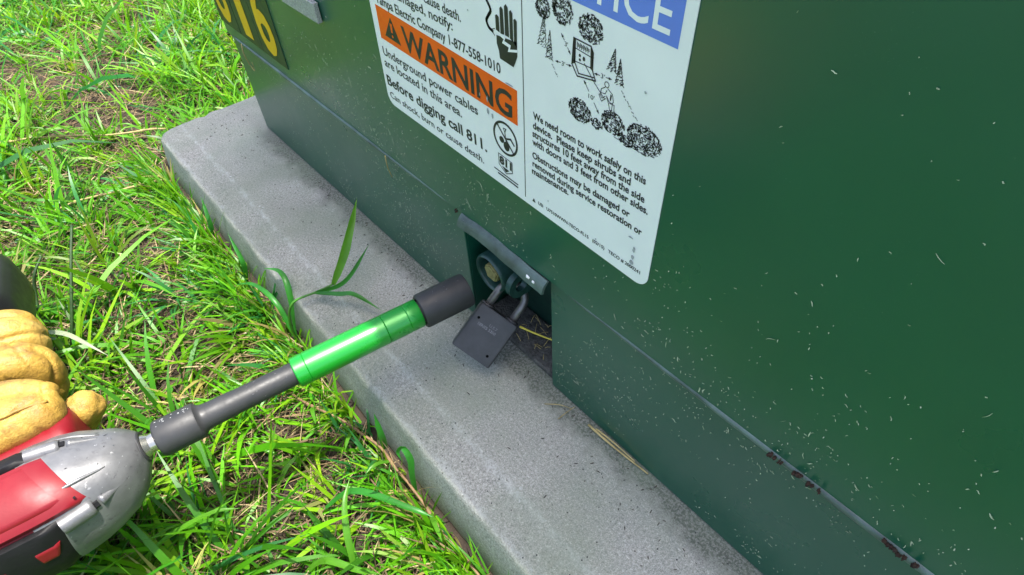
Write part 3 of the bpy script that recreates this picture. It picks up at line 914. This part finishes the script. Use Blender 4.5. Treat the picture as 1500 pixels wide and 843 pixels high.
# ------------------------------------------------------------------ gloved hand
def glove():
    chains = [
        # thumb lying along the side of the tool, pointing forward
        [((-.165, .075, .010), .031), ((-.135, .062, .022), .026), ((-.105, .053, .029), .0225), ((-.082, .050, .029), .0210), ((-.0660, .049, .0285), .0180)],
        # roll of slack leather along the thumb
        [((-.165, .098, .026), .013), ((-.125, .083, .036), .0115), ((-.092, .0755, .0395), .0105), ((-.070, .0680, .0380), .0095), ((-.0565, .0590, .0350), .0085)],
        # index finger curling past the trigger
        [((-.150, .080, -.030), .022), ((-.105, .074, -.030), .0175), ((-.074, .070, -.016), .0170), ((-.054, .066, -.004), .0160), ((-.0455, .063, .004), .0148)],
        # middle finger
        [((-.150, .105, -.030), .020), ((-.108, .114, -.026), .0175), ((-.080, .117, -.004), .0178), ((-.0735, .116, .020), .0178), ((-.084, .114, .034), .0168), ((-.108, .112, .036), .0155)],
        # slack leather over the folded middle finger
        [((-.118, .124, .038), .0085), ((-.092, .1265, .042), .0085), ((-.0745, .1240, .0345), .0080), ((-.0665, .1200, .022), .0075)],
        # ring finger
        [((-.150, .135, -.028), .020), ((-.110, .148, -.022), .0165), ((-.084, .152, .006), .0168), ((-.0775, .152, .026), .0165), ((-.088, .151, .036), .0155), ((-.108, .148, .036), .0145)],
        # little finger
        [((-.150, .163, -.026), .018), ((-.114, .178, -.022), .0150), ((-.088, .180, .000), .0145), ((-.083, .180, .016), .0142), ((-.092, .180, .026), .0135), ((-.108, .178, .028), .0128)],
        # palm and wrist
        [((-.150, .085, -.014), .034), ((-.158, .115, -.012), .036), ((-.162, .150, -.008), .033)],
        [((-.162, .118, -.010), .037), ((-.205, .128, -.012), .038), ((-.245, .138, -.014), .041), ((-.300, .150, -.016), .047)],
    ]
    ib = bmesh.new(); bmesh.ops.create_icosphere(ib, subdivisions=3, radius=1)
    iv = np.array([v.co[:] for v in ib.verts]); ifc = np.array([[v.index for v in f.verts] for f in ib.faces]); ib.free()
    VV, FF = [], []
    for ch in chains:
        P = [Vector(p) for p, r in ch]; rr = [r for p, r in ch]
        n = (len(ch) - 1) * 7
        S = spline(P, n)
        for q, p in enumerate(S):
            r = float(np.interp(q / n * (len(ch) - 1), range(len(ch)), rr))
            FF.append(ifc + len(VV) * len(iv)); VV.append(iv * r + np.array(p[:]))
    me = bpy.data.meshes.new('g'); me.from_pydata(np.concatenate(VV).tolist(), [], np.concatenate(FF).tolist())
    o = bpy.data.objects.new('g', me); COL.objects.link(o)
    md = o.modifiers.new('r', 'REMESH'); md.mode = 'VOXEL'; md.voxel_size = .0016; md.use_smooth_shade = True
    ms = o.modifiers.new('s', 'SMOOTH'); ms.factor = .5; ms.iterations = 3
    bpy.context.view_layer.update()
    res = bpy.data.meshes.new_from_object(o.evaluated_get(bpy.context.evaluated_depsgraph_get()))
    bpy.data.objects.remove(o)
    n = len(res.vertices)
    co = np.empty(n * 3); res.vertices.foreach_get('co', co); co = co.reshape(-1, 3)
    no = np.empty(n * 3); res.vertices.foreach_get('normal', no); no = no.reshape(-1, 3)
    for k in range(n):
        c = Vector(co[k])
        d = .0020 * noise.noise(c * 26) + .0004 * noise.noise(c * 110)
        # soft folds of slack leather, short creases across the knuckles
        w1 = noise.noise(Vector((c.x * 13, c.y * 34, c.z * 34)) + Vector((1.5, 6, 3)))
        w2 = noise.noise(Vector((c.x * 60, c.y * 14, c.z * 20)) + Vector((8, 1, 5)))
        d -= .0019 * math.exp(-(w1 / .10) ** 2) + .0008 * math.exp(-(w2 / .06) ** 2)
        co[k] += no[k] * d
    res.vertices.foreach_set('co', co.ravel())
    return res
gl = empty('work_glove', mat=TM)
tag(gl, 'tan leather work glove gripping the handle of the impact wrench', 'glove')
meobj('glove_leather', glove(), M_LEATHER, gl, True)
for P in ([(-.135, .0480, .0440), (-.105, .0420, .0490), (-.082, .0400, .0475), (-.066, .0420, .0455), (-.053, .0450, .0400)],
          [(-.108, .1275, .0365), (-.086, .1300, .0345), (-.066, .1290, .0200), (-.066, .1290, .0000)],
          [(-.108, .1610, .0370), (-.088, .1650, .0360), (-.071, .1650, .0240), (-.071, .1650, .0020)]):
    V, F = tube(spline(P, 24), .0011, 8)
    obj('seam', V, F, M_LEATHER, gl, True)
V, F = tube([(-.292, .149, -.016), (-.315, .153, -.017), (-.345, .158, -.018)], [.050, .053, .056], 32)
obj('glove_cuff', V, F, M_LEATHER, gl, True)

# ------------------------------------------------------------------ grass
def blades(base, az, th0, kap, L, W, tint, rows=4, roll=None):
    n = len(base)
    if roll is None: roll = rng.normal(0, .5, n)
    s = np.linspace(0, 1, rows + 1)
    pos = base.copy(); V = np.empty((n, 2 * rows + 1, 3))
    d = np.stack([np.cos(az), np.sin(az)], 1)
    wprof = np.interp(s, [0, .25, .6, 1], [.65, 1.0, .85, 0])
    ds = L / rows
    for k in range(rows + 1):
        th = th0 + kap * s[k]
        sx = np.stack([-d[:, 1], d[:, 0], np.zeros(n)], 1)
        tg = np.stack([np.sin(th) * d[:, 0], np.sin(th) * d[:, 1], np.cos(th)], 1)
        nr = np.cross(tg, sx)
        rl = roll * (.4 + s[k])
        side = sx * np.cos(rl)[:, None] + nr * np.sin(rl)[:, None]
        if k < rows:
            hw = (W * wprof[k] / 2)[:, None]
            V[:, 2 * k] = pos - side * hw; V[:, 2 * k + 1] = pos + side * hw
            thm = th + kap * .5 / rows
            pos = pos + np.stack([np.sin(thm) * d[:, 0], np.sin(thm) * d[:, 1], np.cos(thm)], 1) * ds[:, None]
        else:
            V[:, 2 * k] = pos
    return V

def blade_mesh(name, V, tint, mat):
    n, m, _ = V.shape; rows = (m - 1) // 2
    me = bpy.data.meshes.new(name)
    me.vertices.add(n * m); me.vertices.foreach_set('co', V.reshape(-1).astype(np.float32))
    quad = np.array([[2 * k, 2 * k + 1, 2 * k + 3, 2 * k + 2] for k in range(rows - 1)]).reshape(-1)
    tri = np.array([2 * rows - 2, 2 * rows - 1, 2 * rows])
    one = np.concatenate([quad, tri])
    idx = (np.arange(n)[:, None] * m + one[None]).reshape(-1)
    tot = np.array([4] * (rows - 1) + [3]); st_ = np.concatenate([[0], np.cumsum(tot)[:-1]])
    me.loops.add(len(idx)); me.loops.foreach_set('vertex_index', idx.astype(np.int32))
    me.polygons.add(n * rows)
    me.polygons.foreach_set('loop_start', (np.arange(n)[:, None] * len(one) + st_[None]).reshape(-1).astype(np.int32))
    me.polygons.foreach_set('use_smooth', np.ones(n * rows, bool))
    at = me.attributes.new('tint', 'FLOAT_COLOR', 'POINT')
    c = np.ones((n, m, 4), np.float32); c[:, :, :3] = tint[:, None, :]
    at.data.foreach_set('color', c.reshape(-1))
    me.update(calc_edges=True); me.validate()
    return meobj(name, me, mat)

# thin or bare patches, in metres on the ground: x, y, radius, how bare
BARE = [(-.55, -.10, .12, .8), (-.30, -.10, .08, .8), (.10, -.22, .06, .6), (.26, -.20, .05, .6), (.40, -.30, .05, .6), (.56, -.24, .05, .6), (-.15, -.24, .08, .7), (-.10, -.38, .09, .6), (-.70, -.35, .14, .6), (-.62, -.16, .13, .75), (-.45, -.20, .11, .75), (-.36, -.15, .10, .9), (-.75, -.02, .15, .7), (-.30, -.22, .08, .7), (.50, -.165, .07, .75), (.44, -.20, .06, .6),
        (.20, -.27, .07, .5), (.33, -.34, .07, .6), (-.95, -.28, .18, .6), (.0, -.33, .08, .5), (.62, -.20, .05, .6)]
def thin(x, y):
    k = np.ones(len(x))
    for bx, by, r, a in BARE:
        k *= 1 - .82 * a * np.exp(-(((x - bx) ** 2 + (y - by) ** 2) / r ** 2) ** 1.5)
    return k
def on_pad(x, y, m=.0):
    return (x > PX0 - m) & (x < PX1 + m) & (y > PY0 - m) & (y < PY1 + m)

def scatter(n, x0, x1, y0, y1, m=.006, use_thin=True):
    x = rng.uniform(x0, x1, n); y = rng.uniform(y0, y1, n)
    keep = ~on_pad(x, y, m)
    if use_thin: keep &= rng.random(n) < thin(x, y)
    return x[keep], y[keep]

def gz(x, y):
    return np.array([ground_h(a, b) for a, b in zip(x, y)])

PAL = np.array([(.122, .345, .006), (.092, .305, .007), (.050, .225, .012), (.180, .370, .010), (.032, .185, .040), (.070, .270, .005), (.300, .270, .090)])
def tint_for(n, w=(.26, .23, .14, .14, .07, .12, .04), amp=.16):
    k = rng.choice(len(PAL), n, p=np.array(w) / sum(w))
    return PAL[k] * (1 + rng.normal(0, amp, (n, 1))).clip(.5, 1.6) * (1 + rng.normal(0, .06, (n, 3)))

def tufts(ncent, area, per, Lr, Wr, spread, lean, kap, wts=None, m=.006):
    cx, cy = scatter(ncent, *area, m=m)
    nc = len(cx); cnt = rng.integers(per[0], per[1] + 1, nc)
    i = np.repeat(np.arange(nc), cnt); n = len(i)
    ct = tint_for(nc) if wts is None else tint_for(nc, wts)
    size = rng.lognormal(0, .28, nc)
    a = rng.uniform(0, 2 * np.pi, n); r = np.abs(rng.normal(0, spread, n))
    x = cx[i] + r * np.cos(a); y = cy[i] + r * np.sin(a)
    ok = ~on_pad(x, y, .003); i = i[ok]; a = a[ok]; x = x[ok]; y = y[ok]; n = len(x)
    L = rng.uniform(*Lr, n) * size[i]; W = rng.uniform(*Wr, n) * np.sqrt(size[i])
    az = a + rng.normal(0, .7, n)
    th0 = np.abs(rng.normal(lean, .28, n)); kp = rng.normal(kap, .5, n)
    edge = (x > PX0 - .12) & (y > PY0 - .12); L[edge] = np.minimum(L[edge], .062 + .02 * rng.random(edge.sum()))
    base = np.stack([x, y, gz(x, y) - .003], 1)
    # blades rooted next to the slab bend away from it rather than through it
    near = (x > PX0 - .1) & (y > PY0 - .11) & (y < PY0) & (np.sin(az) > 0)
    flip = near & (rng.random(n) < .86)
    az[flip] = -az[flip]
    th0[near & ~flip] *= .35
    nl = (x < PX0) & (x > PX0 - .1) & (y > PY0) & (np.cos(az) > 0)
    az[nl] = np.pi - az[nl]
    t = ct[i] * (1 + rng.normal(0, .12, (n, 1)))
    return blades(base, az, th0, kp, L, W, t), t.clip(.004, .6)

parts = []
NEAR = (-1.5, 1.0, -.75, .5)
MID = (-3.0, 2.4, -2.2, 1.9)
parts.append(tufts(4500, NEAR, (6, 14), (.030, .082), (.0024, .0050), .009, .68, .85))          # main leaf tufts
parts.append(tufts(4700, NEAR, (7, 15), (.016, .042), (.0009, .0019), .011, .70, .7, (.33, .2, .05, .25, .02, .12, .03)))   # fine young blades
parts.append(tufts(520, NEAR, (2, 4), (.075, .150), (.0040, .0066), .010, .75, .9, (.14, .18, .24, .08, .26, .08, .02)))   # long broad blades
parts.append(tufts(420, (-.13, 1.0, -.165, -.136), (6, 12), (.02, .06), (.0014, .0034), .006, .5, .8, m=.004))
parts.append(tufts(5200, MID, (6, 11), (.05, .11), (.003, .006), .014, .5, .8))
Vg = np.concatenate([p[0] for p in parts]); tg = np.concatenate([p[1] for p in parts])
go = blade_mesh('grass', Vg, tg, M_GRASS)
tag(go, 'short bright green lawn grass around the concrete slab', 'grass', kind='stuff')

# dead thatch lying between the blades
def thatch():
    x, y = scatter(52000, -1.5, 1.0, -.75, .5, m=.002, use_thin=False)
    n = len(x); L = rng.uniform(.012, .06, n); W = rng.uniform(.0006, .0017, n)
    az = rng.uniform(0, 6.283, n)
    near = (y > PY0 - .06) & (x > PX0) & (np.sin(az) > 0); az[near] = -az[near]
    th0 = rng.normal(1.42, .14, n); kp = rng.normal(.12, .25, n)
    base = np.stack([x, y, gz(x, y) + rng.uniform(.001, .016, n)], 1)
    pal = np.array([(.20, .135, .065), (.13, .082, .042), (.075, .045, .026), (.34, .26, .14), (.10, .07, .036)])
    t = pal[rng.integers(0, 5, n)] * (1 + rng.normal(0, .15, (n, 1)))
    V = blades(base, az, th0, kp, L, W, t, 3)
    o = blade_mesh('dead_thatch', V, t.clip(.02, .7), mat_leaf('dead_leaf', True, rough=.8, trans=.12))
    return tag(o, 'dry brown thatch and straw lying between the grass blades', 'straw', kind='stuff')
thatch()

# ------------------------------------------------------------------ single plants that can be picked out
def leaf(name, P, w, mat, parent=None, fold=.45, n=16, nrm=(0, 0, 1), tipw=0.0):
    S = spline(P, n); V, F = [], []
    up = Vector(nrm)
    for i, p in enumerate(S):
        t = (S[min(i + 1, n)] - S[max(i - 1, 0)]).normalized()
        s = t.cross(up)
        s = s.normalized() if s.length > 1e-4 else Vector((1, 0, 0))
        nn = s.cross(t).normalized(); f = i / n
        hw = w / 2 * float(np.interp(f, [0, .12, .4, .75, 1], [.45, .8, 1, .7, tipw]))
        V += [p - s * hw + nn * (hw * fold), p - nn * .0003, p + s * hw + nn * (hw * fold)]
    for i in range(n):
        a = i * 3; F += [(a, a + 1, a + 4, a + 3), (a + 1, a + 2, a + 5, a + 4)]
    o = obj(name, V, F, mat, parent, True)
    return o
def stem(name, P, r0, r1, mat, parent=None, n=20, seg=8):
    S = spline(P, n); V, F = tube(S, [r0 + (r1 - r0) * i / n for i in range(n + 1)], seg)
    return obj(name, V, F, mat, parent, True)

# sprout leaning over the slab
w = tag(empty('grass_sprout', (.337, -.139, -.062)), 'tall green grass sprout leaning over the slab just above the green sleeve', 'grass plant')
def wp(P): return [Vector(p) - Vector((.337, -.139, -.062)) for p in P]
stem('stem', wp([(.3365, -.1405, -.062), (.3405, -.1390, -.024), (.3475, -.1290, .004), (.3560, -.1040, .009), (.3611, -.0864, .012)]), .0016, .0011, M_STALK, w)
leaf('leaf', wp([(.3605, -.0870, .011), (.3556, -.0649, .035), (.346, -.0456, .055), (.3251, -.0211, .07)]), .0095, M_WEEDY, w, nrm=(1, -.4, .2))
leaf('leaf', wp([(.3540, -.1080, .008), (.3739, -.0779, .02), (.3757, -.0416, .05)]), .0052, M_WEED, w, nrm=(1, -.5, .3))
leaf('leaf', wp([(.3540, -.1080, .008), (.3841, -.0900, .016), (.3994, -.0803, .020), (.4262, -.0682, .010)]), .0068, M_WEED, w)

def single(name, label, P, wd, mat, nrm=(0, 0, 1), fold=.45, cat='grass blade'):
    o = leaf(name, P, wd, mat, nrm=nrm, fold=fold)
    return tag(o, label, cat)
single('grass_shoot', 'deep green blade arching back from the slab edge below the sprout', [(.3335, -.1390, -.060), (.3263, -.1250, -.006), (.3044, -.1200, .010), (.2709, -.1296, .0)], .0068, M_WEED)
single('grass_shoot', 'long green blade bending away from the slab left of the sprout', [(.3340, -.1400, -.060), (.3125, -.1390, -.02), (.2718, -.1462, -.015), (.2368, -.1625, -.03)], .0060, M_WEED)
single('curled_grass_shoot', 'green blade curled into a hook against the slab side', [(.5730, -.1400, -.062), (.5715, -.1380, -.035), (.5690, -.1340, -.015), (.5608, -.1345, -.005), (.5580, -.1390, -.012), (.5625, -.1395, -.022)], .0060, M_WEED, (1, -.3, 0))
single('grass_shoot', 'short upright green blade standing against the slab side', [(.5180, -.1380, -.062), (.5196, -.1370, -.035), (.5125, -.1345, -.008)], .0070, M_WEED, (1, -.6, .2))
single('grass_shoot', 'upright green blade at the slab edge nearest the rounded corner', [(.0951, -.1420, -.064), (.0966, -.1370, -.035), (.0745, -.1300, -.010)], .0066, M_WEED, (1, -.6, .2))
single('grass_shoot', 'green blade at the slab edge midway between rounded corner and sprout', [(.1984, -.1410, -.064), (.2065, -.1370, -.030), (.1780, -.1340, -.004)], .0066, M_WEED, (1, -.6, .2))
single('pale_grass_shoot', 'pale whitish grass blade lying right of the tan glove', [(.160, -.358, -.032), (.1737, -.3483, -.02), (.2029, -.3283, -.013), (.2254, -.3165, -.018), (.2463, -.3043, -.03)], .0060, mat_leaf('bleached_leaf', False, (.36, .42, .28), .4, .3))
for P, wd, lab in (
    ([(.5366, -.2144, -.055), (.5547, -.1847, -.03), (.6017, -.1582, -.025), (.619, -.1468, -.03)], .0064, 'broad green blade arching from the lawn towards the slab side'),
    ([(.6069, -.2206, -.06), (.5873, -.2102, -.03), (.5682, -.1983, -.015), (.5525, -.1833, -.01)], .0060, 'broad upright green blade near the bottom edge of the photo'),
    ([(.5743, -.2552, -.06), (.5848, -.234, -.04), (.6124, -.2167, -.035), (.63, -.204, -.03)], .0062, 'broad green blade lying along the bottom edge of the photo'),
    ([(.4521, -.3946, -.06), (.4511, -.3732, -.03), (.4524, -.3497, -.004)], .0070, 'dark green blade standing under the nose of the impact wrench'),
    ([(.4773, -.3685, -.06), (.4894, -.3273, -.025), (.5029, -.2865, -.010), (.5143, -.2651, -.012)], .0050, 'long narrow green blade sweeping right below the impact wrench')):
    single('grass_shoot', lab, P, wd, M_WEED if wd > .0063 else M_WEEDY)
for P, lab in (([(.1833, -.3433, -.062), (.1654, -.3169, -.02), (.1346, -.2915, .015), (.1001, -.2691, .04)], 'straight dark grass stalk above the glove fingertip'),
               ([(.1325, -.3623, -.062), (.1007, -.3406, -.02), (.095, -.329, 0), (.0845, -.3143, .01)], 'curved dark grass stalk beside the battery of the wrench')):
    tag(stem('grass_stalk', P, .0020, .0014, M_DARKST), lab, 'grass stalk')
# creeping runners
def runner(P, r, lab, mat=M_STEM):
    o = empty('grass_runner', P[0]); tag(o, lab, 'grass runner')
    Q = [Vector(p) - Vector(P[0]) for p in P]
    S = spline(Q, 40)
    S = [p + Vector((noise.noise(p * 30), noise.noise(p * 30 + Vector((9, 0, 0))), .5 * noise.noise(p * 25 + Vector((0, 9, 0))))) * .004 for p in S]
    rad = [r * (1 + (.55 if i % 8 == 4 else 0)) for i in range(41)]
    V, F = tube(S, rad, 8); obj('stem', V, F, mat, o, True)
    for i in range(4, 40, 8):
        a = random.uniform(0, 6.28); p = S[i]; L = random.uniform(.02, .045)
        d = Vector((math.cos(a), -abs(math.sin(a)), .5))
        leaf('leaf', [p, p + d * L * .5 + Vector((0, 0, .006)), p + d * L], .0045, M_WEEDY, o, n=8)
    return o
runner([(.405, -.178, -.052), (.4477, -.1640, -.050), (.4822, -.1520, -.052), (.5136, -.1440, -.052), (.5665, -.1425, -.050), (.609, -.1440, -.052), (.675, -.1440, -.053), (.76, -.142, -.055)], .0013, 'reddish brown grass runner creeping along the foot of the slab')
runner([(-.36, -.33, -.05), (-.3491, -.3099, -.042), (-.3011, -.2318, -.044), (-.241, -.1718, -.042), (-.2147, -.0982, -.052)], .0015, 'long thin runner crossing the bare soil left of the slab corner', M_STRAW)
runner([(-.12, -.32, -.055), (-.0982, -.2703, -.045), (-.0791, -.2268, -.04), (-.0702, -.17, -.045), (-.0673, -.1440, -.052)], .0015, 'straw coloured runner ending at the side of the slab corner', M_STRAW)

# straws caught at the cabinet
def straw(P, r, lab, mat=M_STRAW):
    return tag(stem('dry_straw', P, r, r * .6, mat, n=16, seg=6), lab, 'straw')
straw([(.5660, -.0010, .0520), (.5790, .0002, .0560), (.5920, .0018, .0600), (.6040, .0035, .0640)], .0011, 'yellow straw poking out beside the padlock in the lock recess', simple('yellow_straw', (.46, .40, .05), .6, var=.2))
straw([(.6560, -.0042, .0030), (.6783, -.0041, .0035), (.6962, -.0028, .0030), (.7200, -.0010, .0035)], .0012, 'dry straw wedged along the foot of the cabinet')
straw([(.6640, -.0030, .0050), (.6840, -.0020, .0060), (.7060, -.0010, .0040)], .0008, 'thin dry straw above another one at the foot of the cabinet')
straw([(.6146, -.0175, .0018), (.6250, -.0090, .0035), (.6351, -.0034, .0025)], .0005, 'fine pale fibre lying on the slab right of the lock recess')
straw([(.6340, -.0190, .0018), (.6345, -.0100, .0030), (.6365, -.0020, .0060)], .0005, 'fine pale fibre leaning on the cabinet foot right of the recess')
straw([(.0560, HY - .0040, SEAM + .004), (.0585, HY - .0060, SEAM - .008), (.0575, HY - .0030, SEAM - .024), (.0610, HY - .0015, SEAM - .030), (.0625, HY - .0012, SEAM - .018)], .0008, 'looped dry grass strand hanging from the seam at the cabinet end')
straw([(.3830, HY - .0030, SEAM + .002), (.3838, HY - .0036, SEAM - .010), (.3800, HY + .0005, SEAM - .026)], .0007, 'short dry grass strand hanging over the seam below the sticker')
# debris in the bottom of the recess
def debris():
    r = random.Random(5); V, F = [], []
    for k in range(26):
        p = Vector((r.uniform(.540, .600), r.uniform(.012, .042), r.uniform(.0078, .0115)))
        a = r.uniform(0, 6.28); d = Vector((math.cos(a), math.sin(a), r.uniform(-.2, .4))) * r.uniform(.004, .012)
        v, f = tube([p, p + d * .5 + Vector((0, 0, .001)), p + d], .00035, 5); m = len(V); V += v; F += [tuple(i + m for i in q) for q in f]
    return tag(obj('recess_debris', V, F, M_STRAW), 'dry grass bits in the bottom of the lock recess', 'straw', kind='stuff')
debris()

# mown clippings stuck to the paint
def clippings():
    r = np.random.default_rng(4); V, F = [], []
    def add(x, y, z, L, wd, a, curl):
        m = len(V); n = 3
        for i in range(n + 1):
            f = i / n - .5; aa = a + curl * f
            px, pz = x + L * f * math.cos(a) - curl * L * .12 * (1 - 4 * f * f) * math.sin(a), z + L * f * math.sin(a) + curl * L * .12 * (1 - 4 * f * f) * math.cos(a)
            hw = wd / 2 * (1 if 0 < i < n else .45)
            nx, nz = -math.sin(aa), math.cos(aa)
            yy = y - .0002 - .0006 * abs(math.sin(f * 3 + x * 900))
            V.append((px - nx * hw, yy, pz - nz * hw)); V.append((px + nx * hw, yy - .0001, pz + nz * hw))
        for i in range(n): F.append((m + 2 * i, m + 2 * i + 1, m + 2 * i + 3, m + 2 * i + 2))
    for k in range(15000):
        x = r.uniform(.005, 1.35)
        z = abs(r.normal(0, .085)) + .012 if r.random() < .91 else r.uniform(.05, .42)
        z = .13 + (z - .03) if r.random() < .4 else z
        if z < .008 or z > .50: continue
        if noise.noise(Vector((x * 9, z * 9, 1))) + .8 * noise.noise(Vector((x * 45, z * 45, 3))) < r.uniform(-.35, .75): continue
        if CUT0 - .004 < x < CUT1 + .004 and z < SEAM + .006: continue
        if abs(z - SEAM) < .005: continue
        y = HY if z > SEAM else SY
        # keep the sticker and plates clear
        u = (x - ORG.x) * ca + (z - ORG.z) * sa; v = -(x - ORG.x) * sa + (z - ORG.z) * ca
        if -.004 < u < SW / 1000 + .004 and v > -.003: continue
        if x < .19 and z > .155: continue
        t = r.random(); L = float(np.clip(math.exp(r.normal(math.log(.0011), .5)), .0004, .005)); wd = r.uniform(.00022, .00060)
        if t < .9: add(x, y, z, L, max(wd, L * .18), r.uniform(0, 3.14), r.normal(0, .3))
        elif t < .988 or x > .62: add(x, y, z, L * r.uniform(1.5, 2.6), wd, r.normal(1.5, .9), r.normal(0, .7))
        else: add(x, y, z, r.uniform(.006, .011), r.uniform(.00035, .0006), r.normal(1.57, .5), r.normal(0, 1.4))
    return tag(obj('grass_clippings', V, F, M_CLIP), 'tiny dry grass clippings stuck to the green cabinet front', 'clippings', kind='stuff')
clippings()

# grit and bits blown onto the slab
def grit():
    r = random.Random(9); V, F = [], []
    for k in range(420):
        x = r.uniform(-.08, 1.25); y = -.002 - abs(r.gauss(0, .04))
        if y < -.116: continue
        z = .0004 if y > -.085 else -.0035 * (-.085 - y) / .03
        q = r.uniform(.0003, .0011); m = len(V); ph = r.uniform(0, 6.28); e = r.uniform(1, 3.2)
        for i in range(5):
            a = ph + i * 1.2566; px, py = math.cos(a) * q * e, math.sin(a) * q * .6
            V.append((x + px * math.cos(ph) - py * math.sin(ph), y + px * math.sin(ph) + py * math.cos(ph), z - .0006))
        V.append((x, y, z + q * .7))
        F += [(m + i, m + (i + 1) % 5, m + 5) for i in range(5)]
    return tag(obj('slab_grit', V, F, simple('dark_grit', (.06, .05, .04), .9, var=.6, vscale=300)), 'dark grit and tiny bits scattered on the concrete slab', 'grit', kind='stuff')
grit()
